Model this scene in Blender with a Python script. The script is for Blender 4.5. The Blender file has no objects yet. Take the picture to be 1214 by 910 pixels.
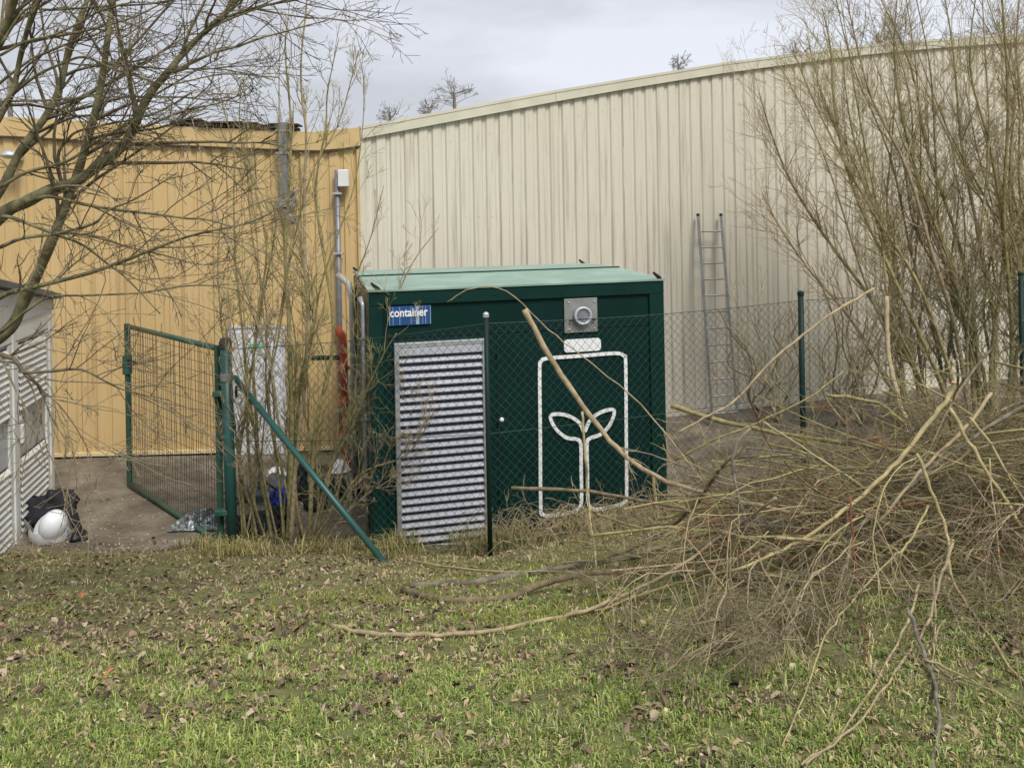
import bpy, math, random
import numpy as np
from mathutils import Vector, Matrix, noise
random.seed(7)
rng = np.random.default_rng(7)
S = bpy.context.scene
COL = S.collection

# ------------------------------------------------------------------ camera
F, HZ, ROLL, CZ = 978.0, 252.0, 0.018, 3.35      # focal (px of 1214), horizon, roll, eye height
cam = bpy.data.cameras.new("camera"); camo = bpy.data.objects.new("camera", cam); COL.objects.link(camo)
camo.location = (0, 0, CZ)
camo.rotation_euler = (Matrix.Rotation(math.radians(90), 4, 'X') @ Matrix.Rotation(-ROLL, 4, 'Z')).to_euler()
cam.sensor_width = 36; cam.lens = F / 1214 * 36
cam.shift_x = 3.65 / 1214; cam.shift_y = -203 / 1214
cam.clip_end = 2000
S.camera = camo

# ------------------------------------------------------------------ world
SUN_EL, SUN_AZ = math.radians(52), math.radians(150)     # veiled sun behind the camera, to the right
w = bpy.data.worlds.new("World"); S.world = w; w.use_nodes = True
nt = w.node_tree; nt.nodes.clear()
N = nt.nodes.new; Lk = nt.links.new
out = N('ShaderNodeOutputWorld'); bg = N('ShaderNodeBackground')
sky = N('ShaderNodeTexSky'); sky.sky_type = 'NISHITA'; sky.sun_disc = False
sky.sun_elevation = SUN_EL; sky.sun_rotation = SUN_AZ
tc = N('ShaderNodeTexCoord'); mp = N('ShaderNodeMapping'); mp.inputs['Scale'].default_value = (1.0, 1.0, 3.2)
mp.inputs['Location'].default_value = (0.3, 0.2, 0.9)
n1 = N('ShaderNodeTexNoise'); n1.inputs['Scale'].default_value = 2.3; n1.inputs['Detail'].default_value = 7; n1.inputs['Roughness'].default_value = .52
rp = N('ShaderNodeValToRGB')
rp.color_ramp.elements[0].position = .38; rp.color_ramp.elements[0].color = (5.75, 5.95, 6.5, 1)
rp.color_ramp.elements[1].position = .58; rp.color_ramp.elements[1].color = (7.9, 8.2, 8.95, 1)
mx = N('ShaderNodeMixRGB'); mx.inputs[0].default_value = .93
bg.inputs['Strength'].default_value = .1
Lk(tc.outputs['Generated'], mp.inputs[0]); Lk(mp.outputs[0], n1.inputs['Vector']); Lk(n1.outputs['Fac'], rp.inputs[0])
Lk(sky.outputs[0], mx.inputs[1]); Lk(rp.outputs[0], mx.inputs[2]); Lk(mx.outputs[0], bg.inputs[0]); Lk(bg.outputs[0], out.inputs[0])
sd = bpy.data.lights.new("sun", 'SUN'); sd.energy = 3.2; sd.angle = math.radians(20); sd.color = (1, .955, .87)
so = bpy.data.objects.new("sun", sd); COL.objects.link(so)
sdir = Vector((math.sin(SUN_AZ) * math.cos(SUN_EL), math.cos(SUN_AZ) * math.cos(SUN_EL), math.sin(SUN_EL)))
so.rotation_euler = sdir.to_track_quat('Z', 'Y').to_euler(); so.location = (0, -5, 20)
S.view_settings.view_transform = 'Standard'; S.view_settings.look = 'None'
S.view_settings.exposure = 0.12; S.view_settings.gamma = 1

# ------------------------------------------------------------------ helpers: pixels of the photograph to metres
def ray(px, py):
    c, s = math.cos(ROLL), math.sin(ROLL); dx, dy = px - 607, py - 455
    return (c * dx - s * dy) / F, -((s * dx + c * dy) - (HZ - 455)) / F
def P(px, py, Y):
    a, b = ray(px, py); return np.array([a * Y, Y, CZ + b * Y])
def onwall(px, py, A, B):
    a, b = ray(px, py); dx, dy = B[0] - A[0], B[1] - A[1]
    Y = (A[0] * dy - dx * A[1]) / (a * dy - dx)
    return np.array([a * Y, Y, CZ + b * Y])
def toe(X):                                         # foot of the grass bank
    return 8.35 + .41 * max(0.0, X + .3) if X < 9 else 12.16 + (X - 9) * .2
def gz0(X, Y):
    t = toe(X) - Y
    z = .29 * (t if t > .6 else (0 if t < -.6 else (t + .6) ** 2 / 2.4))
    if z > 1.45: z = 1.45 + .45 * (1 - math.exp(-(z - 1.45) / .45))
    return z
def gz(X, Y):
    t = toe(X) - Y
    n = noise.noise(Vector((X * .9, Y * .9, 3.1))) * .05 + noise.noise(Vector((X * 3.1, Y * 3.1, 9.1))) * .02
    k = min(1, max(.3, t + .4))
    if Y > 25 or abs(X) > 25: k = 0
    return gz0(X, Y) + n * k
def hit(px, py, lift=0.0):
    a, b = ray(px, py); Y = 1.2
    while Y < 30:
        if CZ + b * Y <= gz(a * Y, Y) + lift: break
        Y += .03
    return np.array([a * Y, Y, CZ + b * Y])

# ------------------------------------------------------------------ helpers: materials
MATS = {}
def mat(name, col, rough=.7, var=.15, scale=6, col2=None, bump=.0, bscale=60, metal=0, spec=.3, stretch=(1, 1, 1), fac2=(.45, .65), coord='Object', attr=None):
    if name in MATS: return MATS[name]
    m = bpy.data.materials.new(name); m.use_nodes = True; t = m.node_tree; b = t.nodes['Principled BSDF']
    b.inputs['Roughness'].default_value = rough; b.inputs['Metallic'].default_value = metal
    b.inputs['Specular IOR Level'].default_value = spec
    tcn = t.nodes.new('ShaderNodeTexCoord'); mpn = t.nodes.new('ShaderNodeMapping'); mpn.inputs['Scale'].default_value = stretch
    src = tcn.outputs['Object']
    if coord == 'World':
        g = t.nodes.new('ShaderNodeNewGeometry'); src = g.outputs['Position']
    t.links.new(src, mpn.inputs[0])
    n = t.nodes.new('ShaderNodeTexNoise'); n.inputs['Scale'].default_value = scale; n.inputs['Detail'].default_value = 6
    t.links.new(mpn.outputs[0], n.inputs['Vector'])
    r = t.nodes.new('ShaderNodeValToRGB'); e = r.color_ramp.elements
    c2 = col2 if col2 else tuple(c * (1 - var) for c in col); c1 = col if col2 else tuple(min(1, c * (1 + var)) for c in col)
    e[0].position, e[0].color = fac2[0], (*c2, 1); e[1].position, e[1].color = fac2[1], (*c1, 1)
    if not col2: e[0].position, e[1].position = .3, .7
    t.links.new(n.outputs['Fac'], r.inputs[0]); last = r.outputs[0]
    if attr:
        a = t.nodes.new('ShaderNodeAttribute'); a.attribute_name = attr
        last = a.outputs['Color']
        mm = t.nodes.new('ShaderNodeMixRGB'); mm.blend_type = 'MULTIPLY'; mm.inputs[0].default_value = .5
        t.links.new(last, mm.inputs[1]); t.links.new(r.outputs[0], mm.inputs[2]); last = mm.outputs[0]
    t.links.new(last, b.inputs['Base Color'])
    if bump:
        n2 = t.nodes.new('ShaderNodeTexNoise'); n2.inputs['Scale'].default_value = bscale; n2.inputs['Detail'].default_value = 5
        t.links.new(mpn.outputs[0], n2.inputs['Vector'])
        bp = t.nodes.new('ShaderNodeBump'); bp.inputs['Strength'].default_value = bump; bp.inputs['Distance'].default_value = .01
        t.links.new(n2.outputs['Fac'], bp.inputs['Height']); t.links.new(bp.outputs[0], b.inputs['Normal'])
    MATS[name] = m; return m
def cladding(name, base, dirt, stain):
    """painted profiled sheet: faint vertical streaks, scuffs and a dirty foot"""
    m = bpy.data.materials.new(name); m.use_nodes = True; t = m.node_tree; b = t.nodes['Principled BSDF']
    b.inputs['Roughness'].default_value = .55; b.inputs['Specular IOR Level'].default_value = .25
    n_ = t.nodes.new; l = t.links.new
    g = n_('ShaderNodeNewGeometry')
    def nz(scale, st, det=5, lo=.5, hi=.7):
        mpn = n_('ShaderNodeMapping'); mpn.inputs['Scale'].default_value = st; l(g.outputs['Position'], mpn.inputs[0])
        n = n_('ShaderNodeTexNoise'); n.inputs['Scale'].default_value = scale; n.inputs['Detail'].default_value = det
        l(mpn.outputs[0], n.inputs['Vector'])
        r = n_('ShaderNodeMapRange'); r.inputs[1].default_value = lo; r.inputs[2].default_value = hi; l(n.outputs['Fac'], r.inputs[0]); return r.outputs[0]
    def mixc(f, a, c, k):
        mu = n_('ShaderNodeMath'); mu.operation = 'MULTIPLY'; mu.inputs[1].default_value = k; l(f, mu.inputs[0])
        x = n_('ShaderNodeMixRGB'); l(mu.outputs[0], x.inputs[0])
        if isinstance(a, tuple): x.inputs[1].default_value = (*a, 1)
        else: l(a, x.inputs[1])
        x.inputs[2].default_value = (*c, 1); return x.outputs[0]
    c = mixc(nz(1.0, (1, 1, .5), 4, .4, .7), base, dirt, .35)
    c = mixc(nz(1.0, (16, 16, .55), 6, .54, .72), c, stain, .62)
    c = mixc(nz(1.0, (30, 30, 1.6), 6, .60, .72), c, stain, .45)
    c = mixc(nz(1.0, (5, 5, .3), 5, .55, .8), c, dirt, .5)
    c = mixc(nz(40, (1, 1, 1), 2, .70, .74), c, stain, .4)
    l(c, b.inputs['Base Color'])
    return m
M = {}
M['cream'] = cladding('cream_cladding_paint', (.61, .575, .482), (.54, .505, .41), (.33, .30, .235))
M['yellow'] = cladding('yellow_cladding_paint', (.575, .418, .205), (.47, .335, .155), (.32, .22, .10))
M['cream_trim'] = mat('cream_trim', (.56, .53, .43), .5, .08, 3, bump=.05)
M['yellow_trim'] = mat('yellow_trim', (.55, .40, .19), .5, .10, 3)
M['plinth'] = mat('dark_plinth', (.03, .028, .025), .9, .3, 5)
M['rooffelt'] = mat('old_roof_felt', (.06, .06, .045), .95, .4, 12, col2=(.075, .045, .035), bump=.6, bscale=30)
M['green'] = mat('dark_green_paint', (.0022, .021, .019), .5, .15, 2.5, bump=.03, bscale=8, spec=.16)
M['greenfr'] = mat('frame_green_paint', (.003, .027, .022), .45, .15, 2.5, spec=.2)
M['roofsheen'] = mat('green_roof_sky_sheen', (.27, .39, .33), .5, .0, 2.2, col2=(.21, .315, .265), spec=.35, bump=.1, bscale=5)  # sky reflection on the dark green paint, put into a pale base colour
M['galv'] = mat('galvanised_steel', (.50, .52, .54), .42, .18, 14, metal=.65, spec=.5)
M['slat'] = mat('aluminium_slat', (.47, .48, .55), .45, .06, 3, metal=.2, spec=.4)
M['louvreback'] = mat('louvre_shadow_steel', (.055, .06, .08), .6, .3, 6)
M['dark'] = mat('dark_void', (.012, .013, .016), .9, .1, 4)
M['black'] = mat('black_plastic', (.014, .014, .017), .5, .2, 10)
M['blackcloth'] = mat('black_cloth', (.018, .018, .024), .9, .4, 14, bump=.5, bscale=40)
M['greycloth'] = mat('grey_cloth', (.12, .12, .14), .9, .3, 14, bump=.4, bscale=40)
M['white'] = mat('white_paint', (.78, .79, .80), .4, .05, 6)
M['cabwhite'] = mat('cabinet_white_paint', (.72, .73, .71), .45, .0, 1.6, col2=(.62, .62, .59), bump=.02)
M['cabgrey'] = mat('cabinet_grey_paint', (.44, .46, .47), .45, .08, 2)
M['cabroof'] = mat('cabinet_roof_sheet', (.13, .13, .14), .7, .25, 5)
M['fence'] = mat('fence_green', (.003, .026, .021), .55, .0, 9, col2=(.008, .022, .018), spec=.2)
M['post'] = mat('post_green', (.012, .085, .078), .40, .0, 7, col2=(.022, .075, .066), spec=.45, bump=.04)
M['gateframe'] = mat('gate_green', (.012, .078, .062), .42, .0, 8, col2=(.04, .09, .06), spec=.4)
M['wire'] = mat('green_wire', (.032, .062, .050), .5, .3, 9)
M['gatewire'] = mat('gate_wire', (.030, .045, .030), .6, .3, 9)
M['red'] = mat('red_pipe_paint', (.42, .07, .03), .5, .25, 6)
M['blue'] = mat('blue_bag_cloth', (.012, .03, .32), .6, .35, 12, bump=.3)
M['bluesign'] = mat('sign_blue', (.018, .075, .22), .4, .1, 6)
M['palesign'] = mat('sign_pale_stripe', (.30, .38, .48), .4, .1, 6)
M['pipegrey'] = mat('grey_pipe', (.19, .195, .215), .45, .2, 8, metal=.3)
M['zincdark'] = mat('aged_zinc', (.30, .30, .29), .5, .2, 8, metal=.5)
M['door'] = mat('white_door_paint', (.66, .68, .74), .45, .05, 2)
M['teal'] = mat('green_sticker', (.12, .50, .36), .5, .05, 5)
M['limegreen'] = mat('bright_green_plastic', (.08, .5, .12), .4, .05, 5)
M['skin_hat'] = mat('white_helmet_plastic', (.80, .83, .88), .3, .04, 5, spec=.5)
M['foil'] = mat('crumpled_silver_foil', (.42, .44, .46), .35, .0, 28, col2=(.10, .12, .12), bump=1, bscale=30, metal=.3)
def bark(n, c, c2, sc=18, b=.35): M[n] = mat(n, c, .85, .0, sc, col2=c2, bump=b, bscale=90, spec=.15, fac2=(.38, .62))
bark('bark_mossy', (.22, .205, .11), (.11, .095, .06))
bark('bark_grey', (.21, .19, .15), (.12, .105, .08))
bark('bark_olive', (.31, .275, .125), (.20, .172, .08))
bark('bark_yellow', (.42, .355, .18), (.29, .24, .125))
bark('bark_tan', (.40, .325, .20), (.27, .21, .135))
bark('bark_brown', (.225, .18, .11), (.135, .105, .066))
bark('bark_red', (.22, .075, .045), (.14, .06, .035))
bark('bark_twig', (.25, .21, .13), (.165, .135, .085))
bark('bark_dark', (.18, .148, .105), (.10, .082, .058))
bark('cut_wood', (.52, .33, .16), (.42, .25, .12))

# ------------------------------------------------------------------ helpers: meshes and objects
class MB:
    def __init__(s): s.v = []; s.f = []
    def add(s, vs, fs):
        o = len(s.v); s.v.extend([tuple(map(float, v)) for v in vs]); s.f.extend([tuple(o + i for i in f) for f in fs]); return s
    def box(s, x0, x1, y0, y1, z0, z1):
        return s.add([(x0, y0, z0), (x1, y0, z0), (x1, y1, z0), (x0, y1, z0), (x0, y0, z1), (x1, y0, z1), (x1, y1, z1), (x0, y1, z1)],
                     [(0, 3, 2, 1), (4, 5, 6, 7), (0, 1, 5, 4), (1, 2, 6, 5), (2, 3, 7, 6), (3, 0, 4, 7)])
    def bbox(s, x0, x1, y0, y1, z0, z1, b=.004):
        """box with chamfered edges"""
        X = (x0, x1); Y = (y0, y1); Z = (z0, z1); vs = []; idx = {}
        for i in (0, 1):
            for j in (0, 1):
                for k in (0, 1):
                    sx, sy, sz = (1, -1)[i], (1, -1)[j], (1, -1)[k]
                    for a in range(3):
                        d = [b, b, b]; d[a] = 0
                        idx[i, j, k, a] = len(vs); vs.append((X[i] + sx * d[0], Y[j] + sy * d[1], Z[k] + sz * d[2]))
        fs = []
        for a in range(3):
            o = [c for c in range(3) if c != a]
            for v in (0, 1):
                q = []
                for (p, r) in ((0, 0), (1, 0), (1, 1), (0, 1)):
                    c = [0, 0, 0]; c[a] = v; c[o[0]] = p; c[o[1]] = r; q.append(idx[c[0], c[1], c[2], a])
                fs.append(tuple(q))
        for a in range(3):           # edges along axis a
            o = [c for c in range(3) if c != a]
            for p in (0, 1):
                for r in (0, 1):
                    q = []
                    for (e, ax) in ((0, o[0]), (0, o[1]), (1, o[1]), (1, o[0])):
                        c = [0, 0, 0]; c[a] = e; c[o[0]] = p; c[o[1]] = r; q.append(idx[c[0], c[1], c[2], ax])
                    fs.append(tuple(q))
        for i in (0, 1):
            for j in (0, 1):
                for k in (0, 1): fs.append(tuple(idx[i, j, k, a] for a in range(3)))
        return s.add(vs, fs)
    def tube(s, pts, rad, n=6, cap=True):
        pts = np.asarray(pts, float); m = len(pts)
        rad = np.full(m, rad) if np.isscalar(rad) else np.asarray(rad, float)
        t = np.gradient(pts, axis=0); t /= (np.linalg.norm(t, axis=1, keepdims=True) + 1e-9)
        mean = pts[-1] - pts[0]; ref = np.array([0, 0, 1.]) if abs(mean[2]) < .7 * np.linalg.norm(mean) else np.array([1., .2, 0])
        u = np.cross(t, ref); u /= (np.linalg.norm(u, axis=1, keepdims=True) + 1e-9); v = np.cross(t, u)
        a = np.arange(n) * 2 * math.pi / n
        R = pts[:, None] + rad[:, None, None] * (u[:, None] * np.cos(a)[None, :, None] + v[:, None] * np.sin(a)[None, :, None])
        o = len(s.v); s.v.extend(map(tuple, R.reshape(-1, 3).tolist()))
        for i in range(m - 1):
            for j in range(n):
                k = (j + 1) % n; s.f.append((o + i * n + j, o + i * n + k, o + (i + 1) * n + k, o + (i + 1) * n + j))
        if cap:
            s.f.append(tuple(o + j for j in range(n))); s.f.append(tuple(o + (m - 1) * n + j for j in reversed(range(n))))
        return s
    def lathe(s, prof, n=24, c=(0, 0, 0), axis='Z'):
        vs = []
        for r, h in prof:
            for j in range(n):
                a = 2 * math.pi * j / n; x, y = r * math.cos(a), r * math.sin(a)
                vs.append((c[0] + x, c[1] + y, c[2] + h) if axis == 'Z' else (c[0] + x, c[1] + h, c[2] + y))
        fs = [(i * n + j, i * n + (j + 1) % n, (i + 1) * n + (j + 1) % n, (i + 1) * n + j) for i in range(len(prof) - 1) for j in range(n)]
        fs += [tuple(range(n)), tuple(range((len(prof) - 1) * n, len(prof) * n))[::-1]]
        return s.add(vs, fs)
    def blob(s, c, r, seed=0, amp=.25, nu=18, nv=10, freq=2.0):
        vs = []; fs = []
        for i in range(nv + 1):
            th = math.pi * i / nv
            for j in range(nu):
                ph = 2 * math.pi * j / nu; d = Vector((math.sin(th) * math.cos(ph), math.sin(th) * math.sin(ph), math.cos(th)))
                k = 1 + amp * noise.noise(d * freq + Vector((seed * 3.7, 0, 0))) + amp * .5 * noise.noise(d * freq * 2.7 + Vector((0, seed, 0)))
                vs.append((c[0] + d.x * r[0] * k, c[1] + d.y * r[1] * k, c[2] + d.z * r[2] * k))
        for i in range(nv):
            for j in range(nu): fs.append((i * nu + j, (i + 1) * nu + j, (i + 1) * nu + (j + 1) % nu, i * nu + (j + 1) % nu))
        return s.add(vs, fs)
    def build(s, name, m, parent=None, smooth=False, stuff=False, loc=None):
        me = bpy.data.meshes.new(name); me.from_pydata(s.v, [], s.f); me.materials.append(m if not isinstance(m, str) else M[m])
        if smooth: me.polygons.foreach_set('use_smooth', [True] * len(me.polygons))
        import bmesh
        if len(s.f) < 4000:
            b = bmesh.new(); b.from_mesh(me); bmesh.ops.recalc_face_normals(b, faces=b.faces); b.to_mesh(me); b.free()
        o = bpy.data.objects.new(name, me); COL.objects.link(o)
        if parent: o.parent = parent
        if stuff: o['kind'] = 'stuff'
        if loc is not None: o.location = loc
        return o
def thing(name, label, cat, loc=(0, 0, 0), rz=0, group=None):
    o = bpy.data.objects.new(name, None); COL.objects.link(o); o.location = loc; o.rotation_euler = (0, 0, rz)
    o['label'] = label; o['category'] = cat
    if group: o['group'] = group
    return o
def tag(o, label, cat, group=None):
    o['label'] = label; o['category'] = cat
    if group: o['group'] = group
    return o
def struct(o): o['kind'] = 'structure'; return o
def share(name, me, parent=None, loc=(0, 0, 0), rot=(0, 0, 0), sc=(1, 1, 1)):
    o = bpy.data.objects.new(name, me); COL.objects.link(o); o.location = loc; o.rotation_euler = rot; o.scale = sc
    if parent: o.parent = parent
    return o
def cr(pts, k=5):
    """Catmull-Rom through points (any width), k steps per span"""
    p = np.asarray(pts, float); p = np.vstack([2 * p[0] - p[1], p, 2 * p[-1] - p[-2]]); o = []
    for i in range(1, len(p) - 2):
        for j in range(k):
            t = j / k
            o.append(.5 * ((2 * p[i]) + (-p[i - 1] + p[i + 1]) * t + (2 * p[i - 1] - 5 * p[i] + 4 * p[i + 1] - p[i + 2]) * t * t + (-p[i - 1] + 3 * p[i] - 3 * p[i + 1] + p[i + 2]) * t ** 3))
    o.append(p[-2]); return np.array(o)
def unit(v): return v / (np.linalg.norm(v) + 1e-9)
def grow(mb, p, d, L, r, lvl, nb=(4, 5, 4), up=.25, wig=.12, ang=(.45, .9), sides=3, rmin=.0016, seg=None, lfac=.55, flat=None):
    """a wandering twig with side twigs"""
    m = seg or (7 if lvl > 1 else 5 if lvl == 1 else 4)
    pts = [p]; q = p.copy(); dd = unit(d)
    for i in range(m):
        dd = unit(dd + rng.normal(0, wig, 3) + np.array([0, 0, up]) * (1 / m)); q = q + dd * L / m; pts.append(q)
    pts = np.array(pts); rr = np.linspace(r, max(rmin, r * .25), m + 1)
    mb.tube(pts, rr, sides if lvl < 2 else 4, cap=False)
    if lvl <= 0: return
    for k in range(nb[lvl - 1] if lvl - 1 < len(nb) else 4):
        t = rng.uniform(.15, .97); i = min(int(t * m), m - 1); b = pts[i] + (pts[i + 1] - pts[i]) * (t * m - i)
        ax = unit(pts[i + 1] - pts[i]); o = unit(np.cross(ax, rng.normal(0, 1, 3)))
        a = rng.uniform(*ang); nd = ax * math.cos(a) + o * math.sin(a)
        grow(mb, b, nd, L * lfac * rng.uniform(.5, 1.1) * (1.15 - .6 * t), max(rmin, r * .5), lvl - 1, nb, up, wig, ang, sides, rmin, None, lfac)

# ================================================================== GROUND
def axis(vals): return np.array(vals)
ax_ = np.concatenate([[-220, -120, -70, -40, -25, -18, -14], np.arange(-12, -7, .4), np.arange(-7, 8, .08), np.arange(8, 14, .4), [14, 18, 25, 40, 70, 120, 220]])
ay_ = np.concatenate([[-200, -100, -50, -25, -12, -6, -3, -1], np.arange(0, 1.6, .3), np.arange(1.6, 10, .08), np.arange(10, 16, .25), [18, 25, 40, 80, 140, 260]])
nx, ny = len(ax_), len(ay_)
vs = [(x, y, gz(x, y) if y > -1 else gz0(x, y)) for y in ay_ for x in ax_]
g = MB(); g.v = vs; g.f = [(j * nx + i, j * nx + i + 1, (j + 1) * nx + i + 1, (j + 1) * nx + i) for j in range(ny - 1) for i in range(nx - 1)]
gm = bpy.data.materials.new('ground_earth_and_turf'); gm.use_nodes = True; t = gm.node_tree; b = t.nodes['Principled BSDF']
b.inputs['Roughness'].default_value = .95; b.inputs['Specular IOR Level'].default_value = .1
gn = t.nodes.new; gl = t.links.new
geo = gn('ShaderNodeNewGeometry')
def nz(scale, det=6, rough=.6):
    n = gn('ShaderNodeTexNoise'); n.inputs['Scale'].default_value = scale; n.inputs['Detail'].default_value = det; n.inputs['Roughness'].default_value = rough
    gl(geo.outputs['Position'], n.inputs['Vector']); return n
def ramp(n, stops):
    r = gn('ShaderNodeValToRGB'); e = r.color_ramp.elements
    while len(e) < len(stops): e.new(.5)
    for i, (p_, c_) in enumerate(stops): e[i].position = p_; e[i].color = (*c_, 1)
    gl(n.outputs['Fac'], r.inputs[0]); return r
at_ = gn('ShaderNodeAttribute'); at_.attribute_name = 'turf'
dirt = ramp(nz(2.2, 9, .68), [(.30, (.095, .078, .058)), (.46, (.16, .135, .105)), (.58, (.215, .185, .145)), (.72, (.29, .255, .205))])
turf = ramp(nz(5.5, 8, .7), [(.30, (.085, .062, .042)), (.40, (.15, .125, .07)), (.50, (.155, .165, .06)), (.60, (.20, .195, .09)), (.72, (.22, .185, .10))])
mx2 = gn('ShaderNodeMixRGB'); gl(at_.outputs['Fac'], mx2.inputs[0]); gl(dirt.outputs[0], mx2.inputs[1]); gl(turf.outputs[0], mx2.inputs[2])
peb = gn('ShaderNodeTexVoronoi'); peb.inputs['Scale'].default_value = 38; gl(geo.outputs['Position'], peb.inputs['Vector'])
pr_ = gn('ShaderNodeMapRange'); pr_.inputs[1].default_value = .02; pr_.inputs[2].default_value = .16; pr_.inputs[3].default_value = .35; pr_.inputs[4].default_value = 0
gl(peb.outputs['Distance'], pr_.inputs[0])
mx3 = gn('ShaderNodeMixRGB'); gl(pr_.outputs[0], mx3.inputs[0]); gl(mx2.outputs[0], mx3.inputs[1]); mx3.inputs[2].default_value = (.22, .19, .15, 1)
gl(mx3.outputs[0], b.inputs['Base Color'])
bp = gn('ShaderNodeBump'); bp.inputs['Strength'].default_value = .8; bp.inputs['Distance'].default_value = .03
gl(nz(14, 9, .7).outputs['Fac'], bp.inputs['Height']); gl(bp.outputs[0], b.inputs['Normal'])
go = struct(g.build('ground', gm, smooth=True))
tv = []
for x, y, z in vs:
    n = noise.noise(Vector((x * 2.3, y * 2.3, 0))) * .18 + noise.noise(Vector((x * 9, y * 9, 0))) * .08
    tv.append(min(1, max(0, (toe(x) - .12 - y + n) / .12)))
a = go.data.attributes.new('turf', 'FLOAT', 'POINT'); a.data.foreach_set('value', tv)

# ================================================================== HALLS
CA, CB = (-2.1, 11.75), (5.0, 14.2)                       # line of the cream wall
YA, YB = (-6.49, 11.62), (-2.1, 11.751)                   # line of the yellow wall
def frame(A, B):
    u = unit(np.array([B[0] - A[0], B[1] - A[1]])); return u, math.atan2(u[1], u[0])
def top_cream(s):      # height of the roof edge over the cream wall, s metres from the corner
    xs = [0, 3.56, 5.83, 8.5, 10.6, 12.8, 16, 22]; zs = [4.6, 5.32, 5.73, 6.14, 6.40, 6.62, 6.85, 7.05]
    return float(np.interp(s, xs, zs))
def top_yellow(s):     # s from the corner leftwards
    return float(np.interp(s, [0, .5, 2.7, 5, 12], [4.6, 4.53, 4.66, 4.82, 5.05]))
def sheet(s0, s1, zb, topf, pitch=.207, depth=.027):
    """one profiled sheet from s0 to s1: wide proud pans and narrow recessed grooves (front = -y)"""
    m = MB(); s = s0; prof = []
    while s < s1 - 1e-6:
        for d, y in ((0, 0), (.122, 0), (.142, depth), (.187, depth)):
            if s + d <= s1 + 1e-6: prof.append((s + d, y))
        s += pitch
    prof.append((s1, 0))
    vs = []; fs = []; ZN = 3
    for i, (x, y) in enumerate(prof):
        zt = topf(x)
        for k in range(ZN): vs.append((x, y, zb + (zt - zb) * k / (ZN - 1)))
        for k in range(ZN): vs.append((x, y + .004, zb + (zt - zb) * k / (ZN - 1)))
    n = 2 * ZN
    for i in range(len(prof) - 1):
        for k in range(ZN - 1):
            fs.append((i * n + k, (i + 1) * n + k, (i + 1) * n + k + 1, i * n + k + 1))
            fs.append((i * n + ZN + k, i * n + ZN + k + 1, (i + 1) * n + ZN + k + 1, (i + 1) * n + ZN + k))
    return m.add(vs, fs)
uC, aC = frame(CA, CB)
creamh = thing('cream_hall', 'tall cream ribbed metal hall with rising roof edge behind the green container', 'building', (CA[0], CA[1], 0), aC)
W = .207 * 5
for k in range(20):
    m = sheet(k * W + .03, (k + 1) * W + .03 - .003, .05, lambda s: top_cream(s) - .13)
    o = m.build('cladding_panel', M['cream'], creamh); o.location.y = .012 * (k % 2) * .3
    b_ = MB()
    for j in range(5):
        xs_ = k * W + .03 + j * .207 + .061
        for zz in (.45, 1.9, 3.3, top_cream(xs_) - .45): b_.bbox(xs_ - .0055, xs_ + .0055, -.006, .003, zz - .0055, zz + .0055, .002)
    b_.build('screws', M['cream_trim'], creamh)
def fascia(parent, s0, s1, topf, h, m, proud=.05, step=1.0, name='fascia'):
    b_ = MB(); xs = np.append(np.arange(s0, s1, step), s1)
    vs = []; fs = []
    for x in xs:
        z = topf(x)
        vs += [(x, -proud, z - h), (x, -proud, z), (x, .10, z + .015), (x, .10, z - h)]
    for i in range(len(xs) - 1):
        for k in range(4): fs.append((i * 4 + k, (i + 1) * 4 + k, (i + 1) * 4 + (k + 1) % 4, i * 4 + (k + 1) % 4))
    fs += [(0, 1, 2, 3), tuple(len(vs) - 4 + k for k in (3, 2, 1, 0))]
    b_.add(vs, fs); return b_.build(name, m, parent)
for i in range(7):
    fascia(creamh, i * 3.0 + (.0 if i == 0 else .006), min((i + 1) * 3.0, 20.7), top_cream, .165, M['cream_trim'], .05)
    b_ = MB(); s0, s1 = i * 3.0 + .001, min(i * 3 + 3.0, 20.7)
    b_.add([(s0, -.058, top_cream(s0) - .03), (s1, -.058, top_cream(s1) - .03), (s1, -.058, top_cream(s1) + .012), (s0, -.058, top_cream(s0) + .012),
            (s0, .12, top_cream(s0) - .0), (s1, .12, top_cream(s1) - .0), (s1, .12, top_cream(s1) + .025), (s0, .12, top_cream(s0) + .025)],
           [(0, 1, 2, 3), (4, 7, 6, 5), (3, 2, 6, 7), (0, 4, 5, 1), (0, 3, 7, 4), (1, 5, 6, 2)]); b_.build('roof_edge_cap', M['cream_trim'], creamh)
MB().box(0, 20.7, -.012, .03, .0, .055).build('base_trim', M['cream_trim'], creamh)
MB().box(0, 20.7, .03, .1, -.3, .06).build('plinth', M['plinth'], creamh)
MB().box(-.03, .03, -.02, .1, .04, 4.47).build('corner_flashing', M['cream_trim'], creamh)
b_ = MB(); b_.add([(0, .1, top_cream(0)), (20.7, .1, top_cream(20.7)), (20.7, 30, top_cream(20.7)), (0, 30, top_cream(0)), (10.3, .1, top_cream(10.3)), (10.3, 30, top_cream(10.3))],
                  [(0, 4, 5, 3), (4, 1, 2, 5)]); b_.build('roof', M['cabroof'], creamh)
MB().box(20.5, 20.7, .1, 30, -.3, 6.9).box(0, .2, .1, 30, -.3, 4.5).box(0.2, 20.5, 29.8, 30, -.3, 4.5).build('back_wall', M['cream_trim'], creamh)

uY, aY = frame(YB, YA)                                     # runs leftwards from the corner
yel = thing('yellow_hall', 'lower ochre yellow ribbed metal hall on the left behind the gate', 'building', (YB[0], YB[1], 0), aY + math.pi)
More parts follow.
